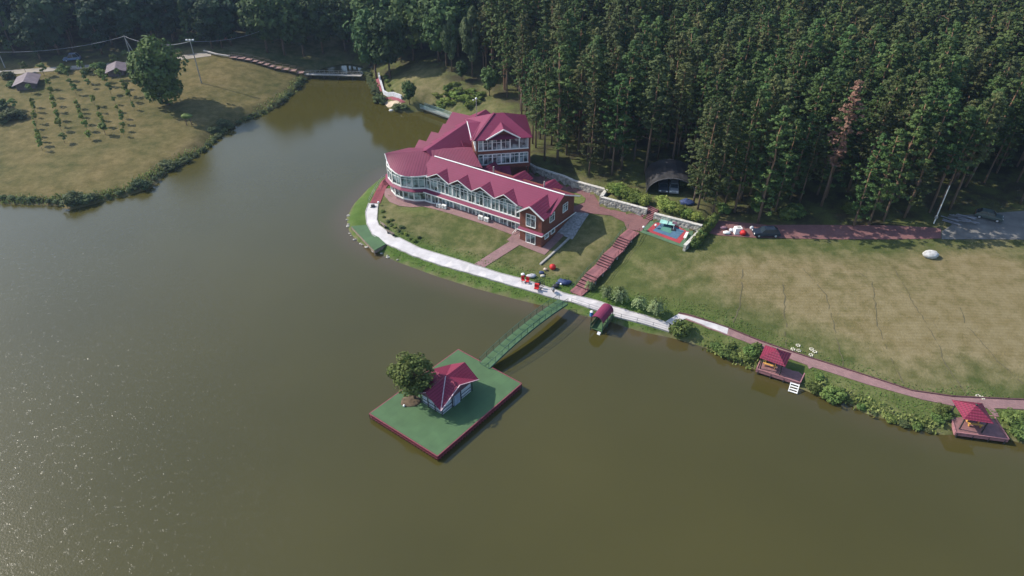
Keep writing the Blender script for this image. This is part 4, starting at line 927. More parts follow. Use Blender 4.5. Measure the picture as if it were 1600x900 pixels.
for q, l in (((1030,344),'white globe lamp at the wall foot beside the table tennis table'),((1053,351),'white globe lamp behind the pink figure end of the table tennis table'),((1066,352),'white globe lamp at the wall foot behind the plank bench'),((1024,357),'white globe lamp on the left rim of the blue court')):
    clone(gl0, G43(*q), label=l.replace('pink figure end', 'right end'))
for q, l in (((592,321),'white globe lamp beside the upper end of the white promenade'),((889,309),'white globe lamp standing on the round lawn island behind the brick end wall')):
    g_ = G(*q); clone(gl0, g_, label=l)
p = G43(1052, 360); tp = empty('basketball_stand', p, 'small pink and white basketball stand at the back of the coloured court', 'basketball stand')
MB().bar(p, p+Vector((0, 0, 1.5)), .08).build('pole', DULLW, tp); MB().box(p+Vector((0, -.1, 1.6)), (.8, .06, .5), -.3).build('backboard', mat('pink board', (.5, .25, .28), .6), tp); MB().box(p+Vector((0, 0, .1)), (.8, .7, .2), -.3).build('base', DARK, tp)
# benches and bins along the promenade
def bench(px, py, rz, label):
    b_ = empty('promenade_bench', G(px, py)+Vector((0, 0, .1)), label, 'bench', rz=rz)
    m_ = MB(); [m_.box((0, y, .45), (1.7, .1, .05)) for y in (-.18, -.06, .06, .18)]; m_.build('seat', OLDW, b_, local=True)
    m_ = MB(); [m_.box((0, .25, z_), (1.7, .05, .1)) for z_ in (.6, .75, .9)]; m_.build('backrest', OLDW, b_, local=True)
    for x in (-.7, .7): MB().box((x, 0, .22), (.08, .45, .42)).build('leg', DARK, b_, local=True)
bench(600, 355, 2.2, 'dark bench in the first bay on the inner side of the white promenade bend'); bench(611, 367, 2.45, 'dark bench in the second bay on the inner side of the white promenade bend')
p = G(583, 324); kb = empty('kick_scooter', p, 'small dark wheeled cart standing at the upper end of the white promenade', 'cart')
MB().box(p+Vector((0, 0, .4)), (.7, .5, .35), .4).build('tray', DARK, kb); MB().tube([p+Vector((-.35, -.2, .15)), p+Vector((-.35, -.28, .15))], .15, 10).tube([p+Vector((.35, -.2, .15)), p+Vector((.35, -.28, .15))], .15, 10).build('wheel', DARK, kb)
kb.name = 'hand_cart'
# ------------------------------------------------------------------ shore pavilions
def shore_pavilion(deck_px, roof_px, label, dlabel, idx):
    D = [Vector(at(*q, .85)) for q in deck_px]; c = sum(D, Vector())/4
    dk = empty('pavilion_deck', (c.x, c.y, .1), dlabel, 'deck', 'maroon decks on the right shore')
    MB().prism([q[:2] for q in D], .7, .86).build('boards', DECKM, dk)
    m_ = MB(); nD = len(D)
    for a, b in zip(D, D[1:]+D[:1]): m_.bar(a-Vector((0, 0, .25)), b-Vector((0, 0, .25)), .1, .42); m_.bar(a+Vector((0, 0, .08)), b+Vector((0, 0, .08)), .14, .12)
    m_.build('edge_beam', mat('pinkish edge boards', (.30, .14, .15), .7, .2, 3), dk)
    m_ = MB(); [m_.tube([(D[0].lerp(D[1], t)).xy.to_3d()-Vector((0, 0, 2)), (D[0].lerp(D[1], t)).xy.to_3d()+Vector((0, 0, .7))], .09) for t in (.05, .35, .65, .95)]; m_.build('pile', DARK, dk)
    R = [Vector(at(*q, 3.1)) for q in roof_px]; rc_ = sum(R, Vector())/4; apx = rc_+Vector((0, 0, 1.15))
    pv = empty('hip_roof_pavilion', (rc_.x, rc_.y, .86), label, 'pavilion', 'maroon pavilions on the right shore')
    m_ = MB(); [m_.roof([R[i], R[(i+1) % 4], apx], .08) for i in range(4)]; m_.build('roof', ROOF2, pv)
    MB().ball(apx+Vector((0, 0, .08)), .16).build('finial', DARK, pv)
    for q in R:
        b = q.lerp(rc_, .24); MB().bar((b.x, b.y, .86), (b.x, b.y, 3.35), .13).build('post', DARK, pv)
    m_ = MB(); bs = [q.lerp(rc_, .24) for q in R]
    for i in range(4): m_.bar((bs[i].x, bs[i].y, 3.2), (bs[(i+1) % 4].x, bs[(i+1) % 4].y, 3.2), .12)
    m_.build('beam', DARK, pv)
    return D, R, rc_
def picnic(p, rz, label, glabel):
    t_ = empty('picnic_table', p, label, 'table', rz=rz)
    m_ = MB(); [m_.box((0, y, .74), (1.9, .16, .05)) for y in (-.27, -.09, .09, .27)]; m_.build('table_top', WOODY, t_, local=True)
    for x in (-.7, .7): MB().box((x, 0, .36), (.1, .5, .7)).build('leg', WOODY, t_, local=True)
    for y, n_ in ((-.85, 'lake side'), (.85, 'land side')):
        off = Matrix.Rotation(rz, 3, 'Z')@Vector((0, y, 0)); b_ = empty('picnic_bench', p+off, 'yellow bench on the %s of the table under %s' % (n_, glabel), 'bench', rz=rz)
        m_ = MB(); m_.box((0, -.08, .44), (1.9, .14, .05)); m_.box((0, .08, .44), (1.9, .14, .05)); m_.build('seat', WOODY, b_, local=True)
        for x in (-.7, .7): MB().box((x, 0, .21), (.1, .3, .42)).build('leg', WOODY, b_, local=True)
D1, R1, rc1 = shore_pavilion([(1182,577),(1250,598.5),(1262,573),(1193,551)], [(1187,559),(1227,573),(1237,552),(1196,539)], 'open pavilion with maroon hip roof on the deck with the white ladder', 'maroon boarded shore deck with a white ladder at its corner', 0)
D2, R2, rc2 = shore_pavilion([(1493,676),(1576,687),(1553,651),(1484,645)], [(1506,655),(1553,662),(1535,630),(1487,624.5)], 'open pavilion with maroon hip roof at the right edge of the view', 'maroon boarded shore deck at the right edge of the view', 1)
picnic(Vector(at(1204, 568, .9)), math.atan2((D1[1]-D1[0]).y, (D1[1]-D1[0]).x), 'yellow wooden table under the pavilion nearer the promenade', 'the pavilion nearer the bridge')
picnic(Vector(at(1519, 659, .9)), math.atan2((D2[1]-D2[0]).y, (D2[1]-D2[0]).x), 'yellow wooden table under the pavilion at the right edge', 'the right edge pavilion')
la, lb = Vector(at(1236, 597, .9)), Vector(at(1249, 601, .9)); lo_ = unit(Vector((-(lb-la).y, (lb-la).x, 0)))*-1
ld = empty('swimming_ladder', la, 'white ladder leading from the shore deck down into the lake', 'ladder')
[MB().bar(q, q+lo_*1.15-Vector((0, 0, .8)), .1, .12).build('rail', WHITE, ld) for q in (la, lb)]; m_ = MB(); [m_.bar(la+lo_*k-Vector((0, 0, .7*k)), lb+lo_*k-Vector((0, 0, .7*k)), .22, .06) for k in (.1, .42, .74, 1.05)]; m_.build('rung', WHITE, ld)
# path spurs to decks
drape('deck_link_path', world_poly([(1262,573),(1255,560),(1264,560),(1270,574),(1264,577)]), PAVE, .075)
drape('deck_link_path', world_poly([(1553,651),(1541,637),(1552,637),(1562,652)]), PAVE, .075)
# white stone rings on the field
for q in ((1239,546),(1247,540),(1248,548),(1268,546),(1273,550),(1267,555),(1528,619),(1535,622)):
    p = G(*q); m_ = MB(); r_ = random.Random(q[0])
    for k in range(6): a = k*1.05; m_.ball((p.x+.25*math.cos(a), p.y+.25*math.sin(a), p.z+.06), .13, 6, 4, (1, 1, .6), .15, r_)
    tag(m_.build('stone_ring', mat('pale limestone', (.5, .47, .38), .9)), 'small ring of pale stones in the grass above the shore path', 'stone ring', 'pale stone rings in the grass')
# boulder
p = G(1453, 401); tag(MB().ball(p+Vector((0, 0, .45)), 1.2, 16, 10, (1.1, .8, .55), .07, random.Random(5)).build('boulder', mat('pale grey boulder', (.42, .42, .42), .9, .35, 2, .6), smooth=True), 'large pale grey boulder lying alone on the grass below the road', 'boulder')

# ------------------------------------------------------------------ vehicles
CARP = mat('dark blue car paint', (.02, .03, .05), .25, .1); TYRE = mat('black rubber', (.02, .02, .02), .8); RIM = mat('grey alloy', (.4, .4, .42), .35); CGL = mat('dark car glass', (.02, .03, .04), .08)
def car(loc, rz, paint, label, L_=4.5, group=None, name='parked_car', roofh=1.5):
    c = empty(name, loc, label, 'car', group, rz)
    prof = [(-.5, .35), (-.5, .72), (-.46, .86), (-.24, .95), (.47, .98), (.5, .8), (.5, .35)]
    m_ = MB(); n = len(prof); W_ = .88
    pts = []
    for s, k in ((-1, 1), (1, 1)): pts.append(m_.vs([(x*L_, s*W_*(1 if z_ < .9 else .94), z_) for x, z_ in prof]))
    m_.f += [tuple(range(pts[0], pts[0]+n)), tuple(range(pts[1]+n-1, pts[1]-1, -1))]+[(pts[0]+i, pts[1]+i, pts[1]+(i+1) % n, pts[0]+(i+1) % n) for i in range(n)]
    m_.build('body', paint, c, local=True)
    cab = [(-.24, .95), (-.1, roofh-.02), (.3, roofh), (.45, .98)]; m_ = MB(); a = m_.vs([(x*L_, -(.80 if z_ < 1 else .66), z_) for x, z_ in cab]); b = m_.vs([(x*L_, (.80 if z_ < 1 else .66), z_) for x, z_ in cab])
    m_.f += [(a, a+1, a+2, a+3), (b+3, b+2, b+1, b)]+[(a+i, b+i, b+(i+1) % 4, a+(i+1) % 4) for i in range(4)]
    m_.build('cabin_glass', CGL, c, local=True)
    m_ = MB(); m_.box((.1*L_, 0, roofh+.01), (.38*L_, 1.3, .05)); [m_.bar((x0*L_, s*(.80), .97), (x1_*L_, s*.67, roofh), .07) for s in (-1, 1) for x0, x1_ in ((-.24, -.1), (.08, .1), (.45, .3))]; m_.build('roof_panel', paint, c, local=True)
    for x in (-.32, .32):
        for s in (-1, 1):
            w_ = MB().tube([(x*L_, s*.7, .33), (x*L_, s*.9, .33)], .33, 16).build('wheel', TYRE, c, local=True); MB().tube([(x*L_, s*.9, .33), (x*L_, s*.915, .33)], .2, 12).build('rim', RIM, w_, local=True)
    for s in (-1, 1): MB().box((-.495*L_, s*.62, .7), (.08, .35, .16)).build('headlight', WHITE, c, local=True); MB().box((.495*L_, s*.65, .78), (.06, .28, .16)).build('tail_light', RED, c, local=True)
    return c
p = G(1196, 368); car(p+Vector((0, 0, .08)), .0, CARP, 'dark blue estate car parked on the red road below the pines', 4.6)
p = G(1036, 296); car(p+Vector((0, 0, .05)), 1.4, mat('grey car paint', (.05, .06, .075), .3), 'dark grey car under the dark arched shelter, the left of two', 4.2)
p = G(1052, 297); car(p+Vector((0, 0, .05)), 1.4, mat('silver car paint', (.25, .27, .29), .3), 'silver car under the dark arched shelter, the right of two', 4.2)
p = G(1543, 342); car(p+Vector((0, 0, .1)), 2.6, mat('green grey car paint', (.06, .08, .075), .35), 'grey green car with a pale bonnet parked under the pines on the asphalt', 4.4)
p = G(114, 95); car(p+Vector((0, 0, .1)), .3, mat('pale blue car paint', (.12, .17, .27), .35), 'pale blue van parked at the dark forest edge by the far road', 4.4, None, 'parked_van', 1.9)
# pile of boards
p = G(1497, 345); m_ = MB(); r_ = random.Random(4)
for k in range(14): m_.box((p.x+r_.uniform(-2.5, 2.), p.y+r_.uniform(-1.2, 1.5), p.z+.15+.05*k), (3., .25, .05), -.6+r_.uniform(-.3, .3))
tag(m_.build('board_pile', mat('grey boards', (.22, .22, .24), .8, .3, 2)), 'heap of pale grey boards at the edge of the asphalt under the pines', 'board pile')
# pole
p = G(1459, 349); pl_ = empty('light_pole', p, 'slim white pole at the forest edge near the asphalt', 'pole'); MB().tube([p, p+Vector((0, 0, 7.6))], .11, 8, .07).build('shaft', WHITE, pl_); MB().box(p+Vector((0, 0, 1.3)), (.4, .3, .5)).build('control_box', GREY, pl_)
# white tent/box van body on the road
p = G(1152, 364)+Vector((0, 0, .08)); tb = empty('white_cabinet_tent', p, 'white box shaped tent with a grey roof hatch on the red road', 'tent', rz=.1)
m_ = MB(); m_.prism([(-.75, -.6), (.75, -.6), (.75, .6), (-.75, .6)], 0, 1.1); m_.v = [(x*(1 if z_ < .5 else .8), y*(1 if z_ < .5 else .8), z_) for x, y, z_ in m_.v]; m_.build('shell', WHITE, tb, local=True)
MB().box((.05, 0, 1.12), (.6, .5, .05)).build('hatch', GREY, tb, local=True)
tb.name = 'box_tent'
def blob(name, q, r, m, label, cat, sq=(1, 1, .8), lump=.12, z=.3, seed=1):
    p = G(*q); return tag(MB().ball(p+Vector((0, 0, z)), r, 12, 8, sq, lump, random.Random(seed)).build(name, m, smooth=True), label, cat)
blob('round_bag', (1160, 367), .6, RED, 'round red bag standing against the white box tent', 'bag', z=.5)
blob('equipment_bag', (1135, 366), .5, WHITE, 'white bag lying on the red road left of the box tent', 'bag', (1.3, .8, .6), .2, .35, 2); blob('equipment_bag', (1143, 362), .45, DULLW, 'grey white bag touching the left side of the box tent', 'bag', (1, .9, .6), .2, .35, 3)
blob('equipment_bag', (1130, 358), .5, mat('mauve fabric', (.25, .14, .18), .8), 'mauve bundle on the red road farthest left of the box tent', 'bag', (1.5, .7, .4), .25, .3, 5)
blob('motorcycle_cover', (1174, 359), .35, DULLW, 'small pale bundle just in front of the dark blue car', 'bag', (1, 1, 1), .1, .4, 6)
bpy.data.objects['motorcycle_cover'].name = 'pale_bundle'
blob('blue_tarpaulin', (1073, 318), 1.1, BLUE, 'crumpled blue tarpaulin on the ground right of the arched shelter', 'tarpaulin', (1.2, .9, .5), .25, .3, 7)
# paragliding gear by the promenade
blob('red_bag', (863.5, 420.5), .62, RED, 'bright red rucksack standing alone on the slope above the gear', 'bag', (.9, .8, .9), .1, .45, 8)
blob('white_helmet', (817, 430.5), .3, WHITE, 'white helmet lying behind the red folding chairs', 'helmet', (1.2, 1, .8), .05, .25, 9)
blob('grey_bundle', (830, 433), .6, mat('light grey fabric', (.42, .42, .45), .8), 'light grey bundle in the grass right of the white helmet', 'bundle', (1.4, .7, .5), .25, .3, 10)
blob('tan_bag', (852, 422.5), .35, mat('tan fabric', (.45, .36, .28), .8), 'small tan bag in the grass left of the red rucksack', 'bag', (1, .8, .7), .15, .25, 11)
blob('dark_bag', (846, 428), .4, BLUE, 'navy bag in the grass below the tan bag', 'bag', (1.1, .8, .7), .2, .25, 12)
blob('pale_jacket', (847.5, 432), .4, mat('beige fabric', (.4, .38, .3), .8), 'beige jacket dropped just below the navy bag', 'jacket', (1, .8, .4), .25, .15, 13)
blob('navy_canopy_heap', (881, 442.5), .95, BLUE, 'navy blue heap of folded canopy near the foot of the brick stairs', 'canopy heap', (1.3, .7, .45), .3, .25, 14)
blob('white_helmet', (876.5, 445.5), .2, WHITE, 'white helmet at the left edge of the navy canopy heap', 'helmet', (1, 1, .8), .05, .25, 15)
blob('black_rucksack', (868, 449), .5, DARK, 'black rucksack at the promenade edge left of the stair foot', 'rucksack', (1.1, .8, .7), .15, .3, 16)
p = G(820, 441)
def chair(p, rz, label):
    c = empty('folding_chair', p, label, 'chair', 'red folding chairs', rz)
    MB().box((0, 0, .45), (.55, .5, .06)).build('seat', RED, c, local=True); MB().box((0, .25, .8), (.55, .06, .7)).build('backrest', RED, c, local=True)
    for x in (-.26, .26):
        for y in (-.22, .22): MB().bar((x, y, 0), (x, y, .5), .04).build('leg', DARK, c, local=True)
chair(G(817.5, 441.5)+Vector((0, 0, .1)), .3, 'red folding chair on the promenade edge, left one of two'); chair(G(824, 443.5)+Vector((0, 0, .1)), -.2, 'red folding chair on the promenade edge, right one of two')
# paramotor
p = G(843, 451)+Vector((0, 0, .1)); pm = empty('paramotor', p, 'paramotor with red seat unit and black ring cage standing on the white promenade', 'paramotor', rz=-.3)
m_ = MB()
for r in (.85, .55, .25): m_.tube([(r*math.cos(a*math.pi/12), .1, .95+r*math.sin(a*math.pi/12)) for a in range(25)], .045, 6)
for k in range(8): a = k*math.pi/4; m_.bar((.1*math.cos(a), .1, .95+.1*math.sin(a)), (.85*math.cos(a), .1, .95+.85*math.sin(a)), .04)
m_.build('cage', DARK, pm, local=True); MB().box((0, .16, .95), (1.5, .03, .12)).build('propeller', OLDW, pm, local=True)
MB().box((0, 0, .9), (.35, .25, .4)).build('engine', DARK, pm, local=True); m_ = MB(); m_.box((-.35, -.45, .75), (.75, .35, .8)); m_.box((-.35, -.7, .4), (.7, .5, .18)); m_.build('harness_seat', RED, pm, local=True); MB().bar((-.5, -.5, .05), (.5, .1, .05), .06).bar((.5, -.5, .05), (-.5, .1, .05), .06).build('skid', DARK, pm, local=True)
# person crouching
def person(p, rz, label):
    r = empty('person', p, label, 'person', rz=rz)
    J = {'pelvis': (0, 0, .5), 'spine': (.08, 0, .68), 'chest': (.25, 0, .88), 'neck': (.38, 0, 1.0), 'head': (.47, 0, 1.12), 'headtop': (.5, 0, 1.2)}
    E_ = [('pelvis', 'spine'), ('spine', 'chest'), ('chest', 'neck'), ('neck', 'head'), ('head', 'headtop')]; Rr = dict(pelvis=.15, spine=.13, chest=.16, neck=.06, head=.105, headtop=.08)
    for s, n in ((1, 'l'), (-1, 'r')):
        J.update({n+'hip': (.02, .1*s, .47), n+'knee': (.38, .14*s, .52), n+'ank': (.12, .14*s, .1), n+'toe': (.3, .15*s, .05), n+'sh': (.27, .19*s, .9), n+'el': (.45, .24*s, .68), n+'ha': (.62, .12*s, .5), n+'fi': (.7, .1*s, .46)})
        E_ += [('pelvis', n+'hip'), (n+'hip', n+'knee'), (n+'knee', n+'ank'), (n+'ank', n+'toe'), ('chest', n+'sh'), (n+'sh', n+'el'), (n+'el', n+'ha'), (n+'ha', n+'fi')]
        Rr.update({n+'hip': .1, n+'knee': .075, n+'ank': .05, n+'toe': .045, n+'sh': .075, n+'el': .05, n+'ha': .035, n+'fi': .03})
    ks = list(J); me = bpy.data.meshes.new('body'); me.from_pydata([J[k] for k in ks], [(ks.index(a), ks.index(b)) for a, b in E_], [])
    o = link('body', me, r, True); me.materials.append(mat('light shirt and skin', (.5, .48, .48), .8, .2, 6)); o.modifiers.new('skin', 'SKIN'); me.skin_vertices[0].data[0].use_root = True
    for i, k in enumerate(ks): me.skin_vertices[0].data[i].radius = (Rr[k],)*2
    o.modifiers.new('s', 'SUBSURF').levels = 1
    MB().ball((.47, 0, 1.17), .115, 10, 8).build('hair', DARK, r, True, True)
    m_ = MB(); [m_.tube([(0, .1*s, .47), (.36, .14*s, .53)], .12, 8, .1).tube([(.38, .14*s, .53), (.12, .14*s, .1)], .095, 8, .07) for s in (1, -1)]; m_.build('trousers', mat('dark trousers', (.04, .04, .05), .8), r, True, True)
person(G(866, 457)+Vector((0, 0, .1)), 3.4, 'person in a light shirt crouching on the white promenade by the bridge end')

# ------------------------------------------------------------------ arched shelter in the wood
p0 = G(1047, 296); sh = empty('arched_shelter', p0, 'dark arched shelter with a curved roof over two parked cars in the wood', 'shelter', rz=-.12)
m_ = MB(); Nn = 14
def arc(a, y): return Vector((-4.6*math.cos(a), y, .2+3.3*math.sin(a)))
for i in range(Nn): a0, a1 = math.pi*i/Nn, math.pi*(i+1)/Nn; m_.roof([arc(a0, -2.2), arc(a1, -2.2), arc(a1, 6), arc(a0, 6)], .15)
SHR = mat('dark membrane roof', (.035, .034, .036), .45, .5, .4); m_.build('roof', SHR, sh, local=True)
m_ = MB(); m_.face([arc(math.pi*i/Nn, 5.8) for i in range(Nn+1)]); m_.build('rear_wall', DARK, sh, local=True)
m_ = MB(); m_.tube([arc(math.pi*i/Nn, -2.2) for i in range(Nn+1)], .08, 6); m_.build('arch_beam', mat('dark grey frame', (.08, .08, .085), .6), sh, local=True)

# ------------------------------------------------------------------ left bank things
def cottage(q, rz, label, s=1.):
    p = G(*q); c = empty('orchard_shed', p, label, 'shed', 'low sheds in the orchard', rz)
    MB().prism([(-3.2*s, -2.2*s), (3.2*s, -2.2*s), (3.2*s, 2.2*s), (-3.2*s, 2.2*s)], -.4, 1.5*s).build('wall', mat('dim timber wall', (.13, .10, .10), .8), c, local=True)
    m_ = MB(); m_.roof([(-3.9*s, -2.9*s, 1.3*s), (3.9*s, -2.9*s, 1.3*s), (3.9*s, 0, 2.25*s), (-3.9*s, 0, 2.25*s)]); m_.roof([(3.9*s, 2.9*s, 1.3*s), (-3.9*s, 2.9*s, 1.3*s), (-3.9*s, 0, 2.25*s), (3.9*s, 0, 2.25*s)]); m_.build('roof', mat('faded mauve roof', (.13, .105, .12), .7, .2, 1), c, local=True)
    m_ = MB(); m_.face([(3.2*s, -2.2*s, 1.4*s), (3.2*s, 2.2*s, 1.4*s), (3.2*s, 0, 2.1*s)]); m_.face([(-3.2*s, 2.2*s, 1.4*s), (-3.2*s, -2.2*s, 1.4*s), (-3.2*s, 0, 2.1*s)]); m_.build('gable', MATS['dim timber wall'], c, local=True)
    MB().box((0, -2.22*s, .7), (1., .06, 1.4)).build('door', DARK, c, local=True)
cottage((45, 133), -1.2, 'low shed with a faded mauve roof at the left end of the orchard'); cottage((184, 113), -1.2, 'low shed with a greyish roof between young trees left of the big oak', .9)
fl = G(315, 130); fp = empty('floodlight_pole', fl, 'tall leaning grey pole with white floodlights standing in the meadow', 'floodlight pole')
MB().tube([fl, fl+Vector((0, 0, 11.2))], .16, 8, .1).build('pole', GREY, fp); m_ = MB(); m_.bar(fl+Vector((-.9, 0, 11.2)), fl+Vector((.9, 0, 11.2)), .1); m_.build('crossarm', GREY, fp)
for x in (-.8, 0, .8): MB().box(fl+Vector((x, -.1, 11.35)), (.45, .35, .3)).build('floodlight', WHITE, fp)
fp['label'] = 'tall grey pole with white floodlights on top standing in the meadow'
def upole(q, h, label, strut=False):
    p = G(*q); u = empty('utility_pole', p, label, 'utility pole'); MB().tube([p, p+Vector((0, 0, h))], .14, 7, .1).build('pole', GREY, u)
    MB().bar(p+Vector((-.7, 0, h-.3)), p+Vector((.7, 0, h-.3)), .1).build('crossarm', GREY, u)
    if strut: MB().tube([p+Vector((1.7, .2, 0)), p+Vector((0, 0, h-.8))], .12, 6).build('strut', GREY, u)
    return p+Vector((0, 0, h-.25))
t1 = upole((207, 96), 7.2, 'grey utility pole with a slanting strut beside the far road', True); t0 = upole((8, 106), 4.6, 'short grey utility pole at the left edge of the view')
t2 = fl+Vector((0, 0, 11.)); t3 = Vector((-72, 203, 11))
m_ = MB()
for a, b, sag in ((t0, t1, 1.2), (t1, t2, 1.6), (t2, t3, 1.)):
    P = [a.lerp(b, i/12)-Vector((0, 0, sag*4*(i/12)*(1-i/12))) for i in range(13)]; m_.tube(P, .035, 4)
tag(m_.build('power_cable', mat('pale cable', (.3, .32, .36), .6)), 'thin sagging cable strung between the poles over the meadow edge', 'cable')
# log barrier + stepped boardwalk + far bridge
m_ = MB(); P = [G(*q) for q in ((319,82),(340,88),(360,91))]; [m_.bar(a+Vector((0, 0, .6)), b+Vector((0, 0, .6)), .5, .3) for a, b in zip(P, P[1:])]; tag(m_.build('barrier_rail', mat('pale barrier', (.33, .31, .29), .8)), 'pale low barrier beside the far road above the boardwalk', 'barrier')
P = resample([G(*q)[:2] for q in ((361,91),(395,97),(430,108),(476,121))], 1.6); bwk = empty('stepped_boardwalk', (P[0].x, P[0].y, H(P[0].x, P[0].y)), 'wooden stepped boardwalk with railings leading from the far road to the lake', 'boardwalk')
m_ = MB(); m5 = MB(); mr_ = MB()
for i in range(len(P)-1):
    a, b = P[i], P[i+1]; z_ = max(H(a.x, a.y), H(b.x, b.y))+.45; A, B = Vector((a.x, a.y, z_)), Vector((b.x, b.y, z_)); d = unit(B-A); n_ = Vector((-d.y, d.x, 0)); m_.bar(A, B, 1.7, .1)
    for s in (-.85, .85): mr_.bar(A+n_*s+Vector((0, 0, .9)), B+n_*s+Vector((0, 0, .9)), .07); mr_.bar(A+n_*s-Vector((0, 0, .8)), A+n_*s+Vector((0, 0, .9)), .07)
m_.build('deck', mat('reddish deck planks', (.24, .15, .13), .8, .25, 2), bwk); mr_.build('railing', OLDW, bwk)
A, B = G(478, 121), G(566, 124); A.z = B.z = 1.1; fb = empty('far_footbridge', A, 'straight narrow footbridge crossing the far neck of the lake', 'footbridge')
MB().bar(A, B, 1.4, .12).build('deck', GREY, fb); n_ = unit(Vector((-(B-A).y, (B-A).x, 0))); m_ = MB(); m5 = MB()
for i in range(13):
    q = A.lerp(B, i/12)
    for s in (-.7, .7): m_.bar(q+n_*s, q+n_*s+Vector((0, 0, .9)), .06)
    if i % 3 == 1: [m5.bar(q+n_*s-Vector((0, 0, 3)), q+n_*s, .18) for s in (-.6, .6)]
for s in (-.7, .7): m_.bar(A+n_*s+Vector((0, 0, .9)), B+n_*s+Vector((0, 0, .9)), .07)
m_.build('railing', GREY, fb); m5.build('pier', DARK, fb)
# far peninsula
m_ = MB(); ribbon('w', m_, [G(*q)[:2] for q in ((592,119),(600,147),(606,150),(628,155))], .4, -.2, 1.0); tag(m_.build('parapet_wall', DULLW), 'white parapet wall along the red path on the far bank', 'wall')
A, B = G(660, 171), G(706, 187); A.z = B.z = .9; tb_ = empty('trellis_footbridge', A, 'footbridge with pale green trellis railings behind the lodge roof', 'footbridge')
MB().bar(A, B, 1.5, .12).build('deck', GREY, tb_); m_ = MB(); n_ = unit(Vector((-(B-A).y, (B-A).x, 0)))
for s in (-.75, .75):
    for i in range(25): q = A.lerp(B, i/24); m_.bar(q+n_*s, q+n_*s+Vector((0, 0, 1)), .07)
    for h_ in (.3, .65, 1.): m_.bar(A+n_*s+Vector((0, 0, h_)), B+n_*s+Vector((0, 0, h_)), .07)
m_.build('trellis', mat('pale green paint', (.25, .36, .33), .6), tb_)
p = at(611.5, 173, .0); m_ = MB(); m_.ball((p[0], p[1], .12), .5, 10, 6, (1.4, .6, .5)); tag(m_.build('swan', WHITE, smooth=True), 'small white float on the water beside the far sand beach', 'float'); bpy.data.objects['swan'].name = 'white_float'
# far cabins behind the forest edge
for q, s, l in (((350, 48), .8, 'pinkish red cabin roof half hidden in the dark forest behind the floodlight pole'), ((322, 44), .6, 'small cabin at the left of the pinkish roofed cabin in the dark forest')):
    p = at(*q, 8.); z_ = H(p[0], p[1]); c = empty('forest_cabin', (p[0], p[1], z_), l, 'cabin', rz=.4)
    MB().prism([(-3*s, -2.5*s), (3*s, -2.5*s), (3*s, 2.5*s), (-3*s, 2.5*s)], -.5, 3.*s).build('wall', mat('reddish cabin wall', (.3, .14, .12), .8), c, local=True)
    m_ = MB(); m_.roof([(-3.6*s, -3.2*s, 2.8*s), (3.6*s, -3.2*s, 2.8*s), (3.6*s, 0, 4.6*s), (-3.6*s, 0, 4.6*s)]); m_.roof([(3.6*s, 3.2*s, 2.8*s), (-3.6*s, 3.2*s, 2.8*s), (-3.6*s, 0, 4.6*s), (3.6*s, 0, 4.6*s)]); m_.build('roof', mat('dusty pink roof', (.3, .12, .15), .7), c, local=True)
# red roofed building glimpsed between pines right of the tower
c = empty('red_roof_outbuilding', (19, 152, 5), 'long red outbuilding glimpsed between the pines right of the tower', 'building', rz=-.1)
MB().prism([(-9, -3), (9, -3), (9, 3), (-9, 3)], -1, 3.6).build('wall', mat('red render', (.28, .06, .06), .8), c, local=True)
m_ = MB(); m_.roof([(-9.6, -3.6, 3.4), (9.6, -3.6, 3.4), (9.6, 0, 5.4), (-9.6, 0, 5.4)]); m_.roof([(9.6, 3.6, 3.4), (-9.6, 3.6, 3.4), (-9.6, 0, 5.4), (9.6, 0, 5.4)]); m_.build('roof', ROOF, c, local=True)

# ------------------------------------------------------------------ vegetation
def leaves(C, N, S, rng, jitter=.8):
    """one quad per centre, normal N loosened by jitter, half size S"""
    n = len(C); Nn = N+rng.normal(0, jitter, (n, 3)); Nn /= np.linalg.norm(Nn, axis=1)[:, None]+1e-9
    A = rng.normal(0, 1, (n, 3)); T1 = np.cross(Nn, A); T1 /= np.linalg.norm(T1, axis=1)[:, None]+1e-9; T2 = np.cross(Nn, T1)
    S = S[:, None]; asp = rng.uniform(.5, 1, (n, 1))
    V = np.stack([C-T1*S-T2*S*asp*.6, C+T1*S*.9-T2*S*asp, C+T1*S+T2*S*asp*.7, C-T1*S*.8+T2*S*asp], 1).reshape(-1, 3)
    return V, np.arange(4*n).reshape(-1, 4)
def puffs(P, R, per, size, rng, up=.5, sq=.75, shell=.75):
    n = len(P); k = np.repeat(np.arange(n), per); D = rng.normal(0, 1, (len(k), 3)); D[:, 2] = D[:, 2]*.8+.25; D /= np.linalg.norm(D, axis=1)[:, None]
    rr = R[k]*rng.uniform(shell, 1.05, len(k)); C = P[k]+D*rr[:, None]*np.array([1, 1, sq]); N = D+np.array([0, 0, up])
    return leaves(C, N, size*rng.uniform(.6, 1.25, len(k)), rng, .45)
def crown_mesh(name, V, F, m): return npmesh(name, V, F, m)
def pine_crown(seed, h=21., start=.45, R=2.3, n=115, per=34, size=.155, m=PINEL, ragged=.3):
    rng = np.random.default_rng(seed); P = []; Rr = []; gaps = rng.uniform(0, 6.283, 3)
    for i in range(n):
        u = (i+rng.uniform(0, 1))/n; u = u**.85; z = h*(start+(1-start)*u)
        prof = R*min(1, (1-u)**.5*1.15+.05)*(.5+.5*min(1, u/.35))
        a = rng.uniform(0, 6.283); r = prof*rng.uniform(.2, 1.15)*(1+ragged*math.sin(2*a+gaps[0]+z*.5))
        P.append((r*math.cos(a), r*math.sin(a), z-.1*r)); Rr.append(rng.uniform(.5, .95)*(1-.4*u))
    V, F = puffs(np.array(P), np.array(Rr), per, size, rng, .7, .42, .3); return crown_mesh('crown', V, F, m)
